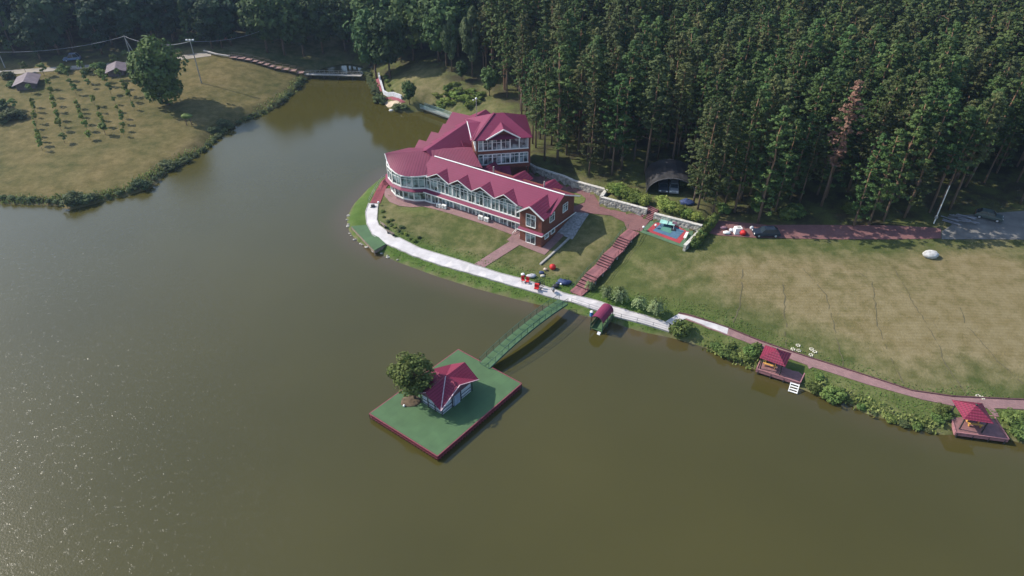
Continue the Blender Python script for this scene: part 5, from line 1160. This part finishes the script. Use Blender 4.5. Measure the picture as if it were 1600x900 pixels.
def spruce_crown(seed, h=15, R=2.2, m=PINEL, start=.12):
    rng = np.random.default_rng(seed); P = []; Rr = []
    for i in range(110):
        u = rng.uniform(0, 1)**1.2; a = rng.uniform(0, 6.283); r = R*(1-u)**.85*rng.uniform(.4, 1.1); P.append((r*math.cos(a), r*math.sin(a), h*(start+(1-start)*u)-.15*r)); Rr.append(.75*(1-.6*u))
    V, F = puffs(np.array(P), np.array(Rr), 12, .33, rng, .6, .5, .3); return crown_mesh('crown', V, F, m)
def dec_crown(seed, h=15., R=4.5, z0=.22, lobes=46, per=60, size=.42, m=DECL, top=1., sq=.8):
    rng = np.random.default_rng(seed); P = []; Rr = []; zc = h*(z0+1)/2; hz = h*(1-z0)/2
    for i in range(lobes):
        d = rng.normal(0, 1, 3); d /= np.linalg.norm(d); k = rng.uniform(.45, .86); kk = 1 if d[2] > 0 else .9
        P.append((d[0]*R*k*kk, d[1]*R*k*kk, zc+d[2]*hz*k)); Rr.append(R*rng.uniform(.24, .42))
    V, F = puffs(np.array(P), np.array(Rr), per, size, rng, .35, sq, .75); return crown_mesh('crown', V, F, m)
def trunk_mesh(seed, h, r, m, lean=.3, limbs=0, h0=.4, spread=2.):
    rs = random.Random(seed); b = MB(); pts = [Vector((0, 0, -.4))]
    for i in range(1, 6): pts.append(Vector((lean*rs.uniform(-1, 1)*i/5, lean*rs.uniform(-1, 1)*i/5, h*i/5)))
    b.tube(pts, r, 6, r*.3)
    for i in range(limbs):
        z = h*rs.uniform(h0, .95); a = rs.uniform(0, 6.28); L = spread*rs.uniform(.5, 1); q = pts[1].lerp(pts[-1], (z/h-.2)/.8)
        b.tube([q, q+Vector((math.cos(a)*L*.5, math.sin(a)*L*.5, L*.15)), q+Vector((math.cos(a)*L, math.sin(a)*L, L*.4))], r*.3, 4, r*.1)
    me = bpy.data.meshes.new('trunk'); me.from_pydata(b.v, [], b.f); me.materials.append(m); me.polygons.foreach_set('use_smooth', [True]*len(me.polygons)); return me
def plant(name, p, crown, trunk, label, cat='tree', group=None, sc=1., rz=0., cl='crown', tl='trunk'):
    e = empty(name, p, label, cat, group, rz); e.scale = sc if hasattr(sc, '__len__') else (sc,)*3
    c = bpy.data.objects.new(cl, crown); COL.objects.link(c); c.parent = e
    if trunk: t = bpy.data.objects.new(tl, trunk); COL.objects.link(t); t.parent = e
    return e
PC = [pine_crown(10+i, 21, (.16, .3, .42)[i % 3], 2.6+.2*(i % 4), m=PINEL if i % 4 else OLIVEL) for i in range(9)]
PCF = [pine_crown(10+i, 21, (.16, .3, .42)[i % 3], 2.8+.2*(i % 4), 90, 15, .27) for i in range(9)]
PT = [trunk_mesh(30+i, 20, .22, PBARK, .5, 7, .3, 1.6) for i in range(4)]
SPR = [spruce_crown(50+i, 15, 2.2+.3*i) for i in range(3)]; SPT = trunk_mesh(55, 14, .18, BARK, .2)
DC = [dec_crown(60+i, 15, 4.+.4*i, .18) for i in range(5)]; DT = [trunk_mesh(70+i, 11, .3, BARK, .5, 9, .3, 3.5) for i in range(2)]
DPALE = dec_crown(66, 15, 3.2, .12, 46, 60, .34, PALEL)
DDARK = [dec_crown(80+i, 15, 4., .12, 46, 55, .45, leaf_mat('dark forest leaves %s' % 'ab'[i], (.016, .036, .016), (.034, .062, .026), sc=.3)) for i in range(2)]

def scatter(poly, sp, seed, jit=.42):
    rng = np.random.default_rng(seed); P = np.array(poly); x0, y0 = P.min(0); x1, y1 = P.max(0)
    gx = np.arange(x0, x1, sp); gy = np.arange(y0, y1, sp*.9); X, Y = np.meshgrid(gx, gy); X = X+(np.arange(len(gy)) % 2*sp/2)[:, None]
    X = X+rng.uniform(-jit, jit, X.shape)*sp; Y = Y+rng.uniform(-jit, jit, Y.shape)*sp; k = in_poly(P, X, Y); return np.stack([X[k], Y[k]], 1)
def visible(x, y, z, m=4):
    v = np.array([x, y, z-CAM_H]); d = v@_F
    if d < 1: return False
    u = 800+v[0]*FPX/d; w_ = 450-(v@_U)*FPX/d; return -60*m/4 < u < 1600+15*m and w_ > -30
pts = scatter(PINE_AREA, 3.75, 5)
SHXY = p0; keepout = [(p0.x, p0.y+1, 5.6), (19, 152, 4.), (-2, 128, 8), (*G(1075, 318)[:2], 2.5), (*G(1543, 342)[:2], 2.6), (*G(1283, 322)[:2], 3.), (*G(1270, 336)[:2], 4.), (*G(1258, 345)[:2], 3.5), (*G(1285, 342)[:2], 5.), (*G(1305, 336)[:2], 4.), (*G(1530, 315)[:2], 4.5), (*G(1590, 300)[:2], 4)]
ok = []
for x, y in pts:
    if any((x-a)**2+(y-b)**2 < r*r for a, b, r in keepout): continue
    if y > 240: continue
    ok.append((x, y))
# gaps so that trunks and floor show through
rg = random.Random(9)
ok = [q for q in ok if rg.random() > (.14 if q[1] < 135 else .06)]
ok.sort(key=lambda q: q[0]**2+q[1]**2)
near_, rest = [], []
for q in ok:
    x, y = q; (near_ if len(near_) < 282 and visible(x, y, 20, 4) and (y < 176) else rest).append(q)
DEADP = pine_crown(99, 21, .36, 1.7, 70, 22, .17, DEADL)
for i, (x, y) in enumerate(near_):
    z = H(x, y); s = rg.uniform(.72, 1.18)
    if x < 14: lab, g_ = 'tall pine in the stand right behind the brick tower', 'pines behind the tower'
    elif y < 121 and x < 45: lab, g_ = 'tall pine at the wood edge around the arched shelter', 'pines around the arched shelter'
    elif y < 117: lab, g_ = 'tall pine at the wood edge along the right part of the red road', 'pines along the red road'
    elif y < 140: lab, g_ = 'tall pine in the front rows of the wood behind its edge trees', 'pines in the front rows'
    else: lab, g_ = 'tall pine deep in the dense wood near the top right', 'pines deep in the wood'
    kk = rg.choice((2, 5, 8, 1)) if x > 72 and y < 125 else rg.choice((0, 3, 6, 1, 4)) if y < 122 else rg.randrange(9)
    plant('pine_tree', (x, y, z), PC[kk], PT[rg.randrange(4)], lab, 'pine tree', g_, (s*rg.uniform(.85, 1.15), s*rg.uniform(.85, 1.15), s), rg.uniform(0, 6.28))
for q, l in (((1083,318),'low branched pine covering the right half of the arched shelter'),((1090,327),'low branched pine just right of the arched shelter, nearest the hedge'),((1113,337),'low branched pine at the left end of the red road'),((1100,314),'low branched pine hiding the right side of the arched shelter')): plant('pine_tree', G(*q), PC[0], PT[1], l, 'pine tree', None, .95, q[0])
# dead pine, leaning edge pines
p = G(1283, 322); plant('dead_pine', p, DEADP, PT[0], 'dead pine with reddish brown needles among the green pines', 'pine tree', None, 1.12).rotation_euler = (0, rad(2), 1)
p = G(1508, 292); e = plant('leaning_pine', p, PC[2], PT[1], 'pine with a long bare pale leaning trunk at the right edge of the wood', 'pine tree', None, 1.15); e.rotation_euler = (0, rad(7), 0)
# the far rows as one mass
def join_stuff(name, items, m_index, mat_list, label):
    Vs, Fs, Ms, off = [], [], [], 0
    for (x, y, z), s, a, meshes in items:
        c, sn_ = math.cos(a), math.sin(a)
        for me, mi in meshes:
            V, F = me; v = V*s; v = np.stack([v[:, 0]*c-v[:, 1]*sn_+x, v[:, 0]*sn_+v[:, 1]*c+y, v[:, 2]+z], 1); Vs.append(v); Fs.append(F+off); Ms.append(np.full(len(F), mi)); off += len(v)
    V = np.concatenate(Vs); F = np.concatenate(Fs); me = npmesh(name, V, F, mat_list[0])
    for q in mat_list[1:]: me.materials.append(q)
    me.polygons.foreach_set('material_index', np.concatenate(Ms).astype(np.int32)); o = link(name, me); tag(o, label, None, None, 'stuff'); return o
def rawmesh(me):
    V = np.empty(len(me.vertices)*3); me.vertices.foreach_get('co', V); F = [tuple(p_.vertices) for p_ in me.polygons if len(p_.vertices) == 4]; return V.reshape(-1, 3), np.array(F)
RC_ = [rawmesh(q) for q in PCF]; RT_ = rawmesh(PT[0]); items = []
PV = [(PINEL, 0), (OLIVEL, 1)]
mats_ = [PINEL, OLIVEL, leaf_mat('pine needles light', (.050, .085, .024), (.096, .138, .042), sc=.35, trans=.15), leaf_mat('pine needles deep', (.036, .064, .020), (.070, .104, .034), sc=.35, trans=.15), PBARK]
for x, y in rest:
    k = rg.randrange(9); mi = rg.choice([0, 0, 2, 3, 3, 1, 0]); items.append(((x, y, H(x, y)), rg.uniform(.75, 1.15), rg.uniform(0, 6.28), [(RC_[k], mi), (RT_, 4)]))
join_stuff('far_pine_forest', items, None, mats_, 'dense far rows of the pine wood reading as one mass')
# mid wood: broadleaved trees
mp_ = scatter(MID_AREA, 6.6, 8); n = 0
mp_ = sorted([tuple(q) for q in mp_], key=lambda q: q[1])
for i, (x, y) in enumerate(mp_):
    if not visible(x, y, 12, 6): continue
    edge = y < 187; s = rg.uniform(.85, 1.25)
    plant('broadleaf_tree', (x, y, H(x, y)), DC[rg.randrange(5)], DT[i % 2], 'leafy green tree at the wood edge behind the grassy mound' if edge else 'leafy green tree inside the broadleaved wood above the grassy mound', 'tree', 'trees edging the mound' if edge else 'trees of the broadleaved wood', (s, s, s*rg.uniform(.9, 1.2)), rg.uniform(0, 6.28))
for q, s, me, l in (((578,104),(1.,1.,.75),DPALE,'pale grey green willow at the water beside the far footbridge'),((738,120),(.8,.8,1.35),DPALE,'tall narrow pale green poplar rising from the broadleaved wood'),((706,112),(.7,.7,1.1),DPALE,'slim pale tree left of the tall narrow poplar')):
    plant('pale_tree', G(*q), me, DT[0], l, 'tree', None, s)
for q, s, l in (((640,163),.42,'small round dark tree on the bank beside the beach'),((765,150),.5,'bushy tree right of the clipped hedges'),((722,126),.35,'bushy tree behind the clipped hedges')):
    plant('round_tree', G(*q), DC[1], DT[1], l, 'tree', None, s, 1.)
# big trees right of the left forest, in front of the neck of the lake
for q, s, l in (((418,82),1.2,'large broad tree at the left of the group above the boardwalk'),((445,86),1.25,'large broad tree in the middle of the group above the boardwalk'),((475,88),1.2,'large broad tree right of centre in the group above the boardwalk'),((505,84),1.15,'large broad tree at the right end of the group above the boardwalk'),((440,62),1.35,'tall tree behind the left of the group above the boardwalk'),((480,60),1.35,'tall tree behind the right of the group above the boardwalk'),((540,80),1.15,'dark tree in the shadowed gap beyond the head of the lake')):
    plant('broadleaf_tree', G(*q), DC[rg.randrange(5)], DT[0], l, 'tree', 'large trees above the boardwalk', s, rg.uniform(0, 6))
for q in ((332,76),(347,74),(362,71),(340,66),(356,64)): plant('forest_tree', G(*q), DDARK[q[0] % 2], DT[0], 'dark tree standing in front of the pinkish cabins', 'tree', 'trees before the cabins', .95, q[0])
lp = scatter(LEFT_AREA, 6.3, 12)
for i, (x, y) in enumerate(lp):
    if not visible(x, y, 14, 8) or H(x, y) < .5: continue
    if math.hypot(x+88, y-206) < 3.5: continue
    if math.hypot(x-G(114, 95).x, y-G(114, 95).y) < 4.5: continue
    s = rg.uniform(.95, 1.35); r_ = rg.random(); edge = y < 208
    plant('forest_tree', (x, y, H(x, y)), DDARK[i % 2] if r_ < .6 else SPR[i % 3] if r_ < .85 else PC[i % 9], DT[0] if r_ < .6 else SPT, 'dark tree in the front rows of the wood beyond the far road' if edge else 'dark tree deeper in the wood beyond the far road', 'tree', 'front trees beyond the far road' if edge else 'deeper trees beyond the far road', (s, s, s*(1 if r_ < .85 else .8)), rg.uniform(0, 6.28))
# oak
OAK = dec_crown(200, 16, 6.6, .06, 100, 70, .42, leaf_mat('oak leaves', (.036, .066, .015), (.075, .112, .026), sc=.35), sq=.8)
plant('oak_tree', G(262, 163), OAK, trunk_mesh(201, 10, .5, BARK, .4, 12, .3, 4), 'big round oak standing alone in the meadow on the left bank', 'tree', None, 1.0)
# island tree
ISL = dec_crown(210, 8.6, 2.7, .1, 60, 70, .17, leaf_mat('island tree leaves', (.085, .125, .03), (.15, .19, .055), sc=1.2), sq=.95)
plant('island_tree', (bp_.x+.5, bp_.y+.5, 1.1), ISL, trunk_mesh(211, 6, .2, BARK, .5, 12, .08, 2.2), 'bushy round tree growing from the bed on the green island platform', 'tree', None, (1.1, 1, .95))
# orchard
SAP = [dec_crown(220+i, 2.6, .8, .25, 12, 16, .18, (YELL, YELL, BUSHL)[i]) for i in range(3)]; SPTk = trunk_mesh(223, 2., .05, BARK, .05)
def zz1(x, y): return (x/4.571, 50+y/4.571)
rows = [('first', [(250,525),(255,560),(258,600),(265,640),(262,680),(278,735),(290,770),(300,800),(305,835)]),('second', [(365,395),(380,455),(395,515),(405,560),(425,620),(435,665),(440,695)]),
 ('third', [(460,280),(490,335),(515,395),(545,435),(560,535),(575,565),(580,595),(600,645),(625,695)]),('fourth', [(600,285),(625,355),(640,390),(680,515),(715,565),(725,620),(750,665),(755,720)]),
 ('fifth', [(745,345),(770,375),(795,435),(825,505),(845,560),(880,605),(885,645),(890,695),(890,735)]),('sixth', [(860,330),(890,395),(920,445),(935,485),(960,545)])]
for k, (nm, R_) in enumerate(rows):
    for j, q in enumerate(R_):
        px, py = zz1(q[0], q[1]+12); s = rg.uniform(.75, 1.2)*(1.25 if q[1] < 500 else 1.); sp = SAP[2] if (k in (0, 4) and q[1] < 690 and rg.random() < .6) or q[1] < 450 else SAP[0] if rg.random() < .65 else SAP[1]
        plant('orchard_sapling', G(px, py), sp, SPTk, 'young fruit tree in the %s orchard row counted from the left' % nm, 'sapling', 'orchard saplings', (s*.8, s*.8, s), rg.uniform(0, 6))
for q, s, mi, l in (((465,795),1.,2,'dark sapling alone at the lower end of the orchard, left one'),((645,770),1.,1,'round green sapling alone below the middle of the orchard'),((755,735),1.2,2,'tall dark sapling at the lower right of the orchard'),((110,560),1.2,2,'sapling above the dark bushes at the left edge'),
  ((320,315),1.4,2,'sapling beside the right end of the left orchard shed'),((185,290),1.2,2,'sapling behind the left orchard shed'),((225,440),1.,2,'sapling in front of the left orchard shed'),((825,240),1.3,2,'sapling behind the right orchard shed'),((915,215),1.3,2,'sapling by the foot of the strutted utility pole'),((40,540),1.,1,'small sapling at the left edge of the orchard')):
    plant('orchard_sapling', G(*zz1(*q)), SAP[mi], SPTk, l, 'sapling', 'single saplings round the orchard', s, rg.uniform(0, 6))
BUS = [dec_crown(230+i, 2.4, 1.5, -.15, 30, 55, .13, m_, sq=.85) for i, m_ in enumerate((SHOREL, SHOREL, BUSHL, YELL))]
def bush(q, s, k, label, group=None, name='shrub', cat='shrub', z=0):
    p = G(*q) if len(q) == 2 else Vector(q); p = Vector((p.x, p.y, max(p.z, .05)+z)); e = empty(name, p, label, cat, group, rg.uniform(0, 6)); e.scale = s if hasattr(s, '__len__') else (s*rg.uniform(.75, 1.15), s*rg.uniform(.7, 1.), s*(.5 if k < 2 else .6))
    c = bpy.data.objects.new('foliage', BUS[k]); COL.objects.link(c); c.parent = e; return e
for q, s, l in (((25,185),2.,'big dark bush at the left edge below the orchard, right one'),((8,190),1.9,'big dark bush at the left edge below the orchard, left one'),((0,170),1.5,'dark bush above the pair at the left edge of the orchard'),((14,122),1.6,'grey green bush left of the left orchard shed'),((22,135),1.1,'small bush in front of the left orchard shed'),
  ((218,128),1.6,'leafy bush against the left side of the big oak'),((155,108),1.4,'bush left of the right orchard shed'),((158,118),1.3,'lower bush left of the right orchard shed'),((100,112),1.2,'bush at the upper end of the third orchard row'),((135,113),1.,'bush at the upper end of the fourth orchard row'),((210,106),1.2,'bush right of the right orchard shed')):
    bush(q, s, 2 if s < 1.5 else 0, l, 'bushes round the orchard')
# shore shrubs, left bank
LB = [(q, .75+.25*((i*7) % 5)/4) for i, q in enumerate(((-12,311),(4,310),(18,311),(33,312),(48,313),(62,314),(77,316),(90,317)))]
for q, s in LB: bush(q, s*.7, 1, 'rounded shrub in the belt along the lower left shore', 'shrubs of the lower left shore')
for q, s, l in (((112,317),1.75,'largest rounded shrub on the lower left shore'),((133,315),1.2,'shrub touching the right side of the largest left shore shrub'),((221,294),1.6,'dark bulky shrub at the bend of the left shore'),((263,262),1.3,'bright topped shrub standing up from the left shore'),((353,199),1.7,'wide pale shrub on the left shore below the topiary'),((335,207),1.2,'shrub left of the wide pale shrub below the topiary')):
    bush(q, s, 0, l)
def along(pts, step, f):
    P = resample([G(*q)[:2] for q in pts], step)
    for i, p in enumerate(P): f(p, i)
along(((148,311),(188,303),(205,298)), 2.3, lambda p, i: bush((p.x, p.y, H(p.x, p.y)), rg.uniform(.55, .9), 0, 'low shrub between the largest and the dark bulky left shore shrubs', 'low shrubs on the left shore'))
along(((232,289),(262,266),(290,252),(318,236),(334,222),(345,209)), 2.2, lambda p, i: bush((p.x, p.y, H(p.x, p.y)), rg.uniform(.55, .95), i % 2, 'shrub in the belt on the left shore between the bend and the topiary', 'shrubs of the middle left shore'))
along(((360,198),(385,187),(410,176),(430,166),(443,158),(453,145),(463,138),(471,126)), 1.9, lambda p, i: bush((p.x, p.y, H(p.x, p.y)), rg.uniform(.55, .9), i % 2, 'shrub in the thick belt on the upper left shore below the boardwalk', 'shrubs of the upper left shore'))
along(((572,113),(580,130),(588,147)), 2.1, lambda p, i: bush((p.x, p.y, H(p.x, p.y)), rg.uniform(.9, 1.2), 1, 'shrub between the water and the far red path', 'shrubs by the far red path'))
bush((594,160), 1.6, 0, 'round shrub at the tip of the far bank left of the beach'); bush((620,170), 1., 1, 'low shrub in front of the beach, left one'); bush((632,170), 1., 1, 'low shrub in front of the beach, right one')
along(((603,122),(608,135),(612,144)), 2.4, lambda p, i: bush((p.x, p.y, H(p.x, p.y)), .6, 3, 'yellow green shrub in the row behind the white parapet wall', 'shrubs behind the parapet wall'))
# topiary
tp0 = G(294, 196); e = empty('topiary', tp0, 'flat topped clipped topiary on two stems standing in the meadow', 'topiary'); MB().ball(tp0+Vector((.3, 0, 2.4)), 1.4, 12, 8, (1., .6, .42), .08).build('clipped_crown', BUSHL, e); m_ = MB(); [m_.tube([tp0+Vector((x, 0, 0)), tp0+Vector((x, 0, 2.2))], .1) for x in (-.3, .9)]; m_.build('stem', BARK, e)
HB = dec_crown(250, 1.2, 1.3, -.1, 26, 50, .14, YELL, sq=.6)
for q, s, l in (((700,139),1.3,'tall clipped hedge block left of the hedge garden'),((708,134),1.2,'upper clipped hedge block at the hedge garden'),((703,148),1.4,'clipped hedge block by the tall one'),((685,150),1.1,'clipped shrub at the left of the hedge garden'),((723,144),1.6,'broad low clipped hedge at the top of the hedge garden'),((715,152),1.7,'broad low clipped hedge in the middle of the hedge garden'),((703,160),1.6,'broad low clipped hedge at the left foot of the hedge garden'),((690,164),1.2,'round clipped hedge near the trellis footbridge, upper'),((690,170),1.,'round clipped hedge near the trellis footbridge, lower'),((742,146),1.3,'clipped hedge at the upper right of the hedge garden'),((752,152),1.4,'clipped hedge at the far right of the hedge garden'),((738,165),1.7,'broad low clipped hedge just behind the tower roof'),((728,156),1.5,'broad low clipped hedge at the centre right of the hedge garden')):
    e = empty('clipped_hedge', G(*q), l, 'hedge', 'clipped hedges behind the lodge', rg.uniform(0, 3)); e.scale = (s*1.1, s*.8, s*.62); c = bpy.data.objects.new('foliage', HB); COL.objects.link(c); c.parent = e
# wall bushes
for q, s, l in (((958,301),1.35,'yellow green bush farthest left on top of the retaining wall'),((968,303),1.3,'yellow green bush second from the left on the retaining wall'),((980,308),1.35,'yellow green bush third from the left on the retaining wall'),((992,313),1.3,'yellow green bush fourth from the left on the retaining wall'),((1006,318),1.2,'yellow green bush on the wall just left of the upper steps'),((1037,325),1.4,'yellow green bush on the wall just right of the upper steps'),((1048,329),1.3,'yellow green bush second right of the upper steps'),((1060,333),1.1,'bush third right of the upper steps'),((1073,338),1.,'bush fourth right of the upper steps'),((1086,343),1.,'bush at the right end of the planting above the court')):
    bush(q, s, 3, l, 'bushes above the retaining wall')
P = resample([xy(1112,343,5), xy(1080,385,4.4)], .9)
for i, p in enumerate(P): bush((p.x+.5, p.y, H(p.x, p.y)), (.62, .62, .8), 2, 'hedge shrub in the slanting row beside the pale side wall', 'hedge shrubs beside the side wall', 'hedge_shrub')
# promenade flower bed
for i, q in enumerate(((598,331),(600,340),(606,347),(611,352),(617,356),(622,361),(628,365),(634,367),(628,356),(641,374),(648,378),(655,372),(612,345))):
    bush(q, rg.uniform(.22, .42), (2, 3, 0)[i % 3], 'small flower bed shrub inside the bend of the white promenade', 'flower bed shrubs')
# right shore shrubs
for i, (q, s) in enumerate((((1131,552),.9),((1138,546),.8),((1145,558),.7),((1120,545),.7),((1172,553),1.),((1180,546),.8),((1165,560),.7))): bush(q, s, 2, 'leafy bank shrub between the round clipped bush and first pavilion', 'shrubs left of the first pavilion')
bush((1270,609), .8, 2, 'leafy shrub right beside the white ladder deck'); bush((1280,592), .6, 2, 'shrub between the first deck and the shore path'); bush((1299,621), 1.25, 2, 'round dark green shrub hanging over the water right of the first deck')
along(((1345,638),(1365,647),(1390,657),(1411,664),(1432,669),(1450,674)), 1.1, lambda p, i: bush((p.x, p.y, H(p.x, p.y)), rg.uniform(.35, .65), (2, 0)[i % 2], 'leafy shrub in the belt along the water between the two pavilions', 'shrubs between the pavilions'))
for q, s in (((1470,645),.8),((1477,652),.6),((1464,656),.6)): bush(q, s, 2, 'pale leafy shrub beside the left of the right edge pavilion', 'shrubs left of the right pavilion')
for q, s in (((1582,658),1.),((1590,668),1.),((1597,680),1.1)): bush(q, s, 2, 'leafy shrub right of the right edge pavilion', 'shrubs right of the right pavilion')
# reeds and tall weeds along the banks
def reed_mesh():
    rng = np.random.default_rng(77); out = []
    segs = [([(1105,545),(1150,562),(1183,574)], 420), ([(1268,608),(1330,630),(1400,658),(1468,674)], 500), ([(1580,678),(1640,690)], 260), ([(0,316),(60,318),(150,314),(205,300),(262,264),(325,233),(347,207),(410,179),(450,150),(476,124)], 3000), ([(573,115),(584,135),(595,156)], 400), ([(1190,575),(1192,560)], 80)]
    for P, n in segs:
        P = resample([xy(*p) for p in P], 1.)
        for _ in range(n):
            i = rng.integers(0, len(P)-1); q = P[i].lerp(P[i+1], rng.uniform()); x = q.x+rng.normal(0, .7); y = q.y+rng.normal(.2, .5); z = H(x, y)
            if z > -.35: out.append((x, y, max(z, 0)+rng.uniform(.05, .55)**1.2))
    C = np.array(out); V, F = leaves(C, np.tile([-.4, -.4, .5], (len(C), 1)), rng.uniform(.1, .26, len(C)), rng, .6)
    V = V.reshape(-1, 4, 3); c = V.mean(1, keepdims=True); V = (V-c)*np.array([.75, .75, 1.5])+c; return V.reshape(-1, 3), F
V, F = reed_mesh(); tag(link('bank_reeds', npmesh('bank_reeds', V, F, leaf_mat('reed blades', (.085, .115, .03), (.17, .20, .065), sc=.6))), 'loose reeds and weeds fringing the lake banks', kind='stuff')
# round clipped bush
e = bush((1062,520), (1.15, 1.1, 1.05), 2, 'dense round clipped bush at the end of the white promenade', None, 'clipped_bush', 'bush')
# weeping shrubs
def weeping(seed):
    rng = np.random.default_rng(seed); C = []; N = []
    for i in range(60):
        a = rng.uniform(0, 6.28); R_ = rng.uniform(.5, 1.5); hh = rng.uniform(1.6, 2.6)
        for t in np.linspace(.1, 1, 14): C.append((R_*t*math.cos(a), R_*t*math.sin(a), hh*math.sin(t*2.6)*.95+.1)); N.append((math.cos(a), math.sin(a), .8))
    V, F = leaves(np.array(C)+rng.normal(0, .07, (len(C), 3)), np.array(N), rng.uniform(.07, .14, len(C)), rng, .4); return npmesh('foliage', V, F, leaf_mat('reed green leaves', (.14, .20, .085), (.24, .30, .14), sc=1.5))
WE = weeping(4)
for q, s, l in (((921,453),.7,'pale drooping willow shrub right of the stair foot'),((947,467),.95,'pale drooping willow shrub second from the stair foot'),((968,474),1.1,'largest pale drooping willow shrub above the promenade'),((998,484),.95,'pale drooping willow shrub fourth from the stair foot'),((1024,492),1.1,'pale drooping willow shrub nearest the round clipped bush')):
    e = empty('willow_shrub', G(*q), l, 'shrub', 'drooping willow shrubs above the promenade', rg.uniform(0, 6)); e.scale = (s,)*3; c = bpy.data.objects.new('foliage', WE); COL.objects.link(c); c.parent = e
# under-storey in the pine wood edge
for i, q in enumerate(((1245,335),(1230,340),(1090,300),(1070,290),(1130,330),(1330,330),(1180,325))): bush(q, rg.uniform(.8, 1.4), 2, 'dark undergrowth shrub below the edge pines', 'undergrowth shrubs under the pines')

# grass tufts on the ground near the shores (uncountable)
rng = np.random.default_rng(44); C = []
for _ in range(60000):
    x = rng.uniform(-25, 75); y = rng.uniform(60, 135); C.append((x, y))
C = np.array(C); ds = sdist(LAKE, C[:, 0], C[:, 1]); k = (ds > .5) & (ds < 7); C = C[k]; 
pav = [world_poly(prom_out+prom_in), world_poly(lp_top+lp_bot), [tuple(q[:2]) for q in D1], [tuple(q[:2]) for q in D2], [tuple(q[:2]) for q in DK], world_poly([(578,318),(594,318),(609,288),(613,277),(603,277)])]
for q in pav: C = C[sdist(np.array(q), C[:, 0], C[:, 1]) > .25]
Z = th(C[:, 0], C[:, 1]); CC = np.stack([C[:, 0], C[:, 1], Z+.1], 1)
V, F = leaves(CC, np.tile([-.3, -.1, .8], (len(CC), 1)), rng.uniform(.05, .11, len(CC)), rng, .5)
tag(link('bank_grass', npmesh('bank_grass', V, F, leaf_mat('bank grass blades', (.05, .095, .015), (.09, .15, .035), sc=.7))), 'rough green grass tufts on the lake banks', kind='stuff')

# ------------------------------------------------------------------ haze
hz = MB().box((0, 60, 34.75), (1300, 1300, 75.5)).build('haze', DARK); hz.data.materials.clear()
hm = bpy.data.materials.new('thin air haze'); hm.use_nodes = True; t = hm.node_tree; t.nodes.clear(); o_ = t.nodes.new('ShaderNodeOutputMaterial'); v_ = t.nodes.new('ShaderNodeVolumePrincipled')
v_.inputs['Color'].default_value = (.50, .68, 1, 1); v_.inputs['Density'].default_value = .00015; v_.inputs['Anisotropy'].default_value = .35; t.links.new(v_.outputs[0], o_.inputs['Volume'])
hz.data.materials.append(hm); tag(hz, kind='stuff')

# ------------------------------------------------------------------ give edge trees their own labels by place
def ppx(o):
    v = np.array(o.location)-np.array([0, 0, CAM_H]); return 800+v[0]*FPX/(v@_F)
ORD = ['first','second','third','fourth','fifth','sixth','seventh','eighth','ninth','tenth','eleventh','twelfth']+['%dth' % k for k in range(13, 60)]
for i in (21, 31, 41, 51): ORD[i-1] = '%dst' % i
for i in (22, 32, 42, 52): ORD[i-1] = '%dnd' % i
for i in (23, 33, 43, 53): ORD[i-1] = '%drd' % i
for g_, base in (('trees before the cabins', 'dark tree in front of the pinkish forest cabins'), ('pines behind the tower', 'pine behind the brick tower'), ('pines around the arched shelter', 'pine round the arched shelter'), ('pines along the red road', 'pine at the wood edge along the red road'),
                 ('trees edging the mound', 'leafy tree edging the grassy mound'), ('front trees beyond the far road', 'dark front tree beyond the far road'), ('orchard saplings', None), ('shrubs of the lower left shore', 'rounded shrub of the lower left shore belt'),
                 ('low shrubs on the left shore', 'low shrub between the largest and the bulky left shore shrubs'), ('shrubs of the middle left shore', 'shrub of the middle left shore belt below the meadow'),
                 ('shrubs of the upper left shore', 'shrub of the thick upper left shore belt'), ('shrubs by the far red path', 'shrub between the water and far red path'), ('shrubs behind the parapet wall', 'yellow green shrub behind the white parapet wall'),
                 ('flower bed shrubs', 'flower bed shrub inside the promenade bend'), ('shrubs left of the first pavilion', 'bank shrub left of the first pavilion'), ('shrubs between the pavilions', 'waterside shrub between the two pavilions'),
                 ('shrubs left of the right pavilion', 'shrub left of the right edge pavilion'), ('shrubs right of the right pavilion', 'shrub right of the right edge pavilion'), ('hedge shrubs beside the side wall', 'hedge shrub beside the pale side wall'),
                 ('undergrowth shrubs under the pines', 'undergrowth shrub below the edge pines'), ('stones at the waterline', 'pale waterline stone round the lawn tip'), ('pale stone rings in the grass', 'pale stone ring in the grass above the shore path')):
    L_ = sorted([o for o in COL.objects if o.get('group') == g_], key=ppx)
    if g_ == 'orchard saplings':
        for lab in {o['label'] for o in L_}:
            M_ = sorted([o for o in L_ if o['label'] == lab], key=lambda o: -o.location.y)
            for i, o in enumerate(M_): o['label'] = 'young fruit tree, %s from the far end of the %s orchard row' % (ORD[i], lab.split(' in the ')[1].split(' orchard')[0])
        continue
    for i, o in enumerate(L_): o['label'] = '%s, %s from the left' % (base, ORD[i])
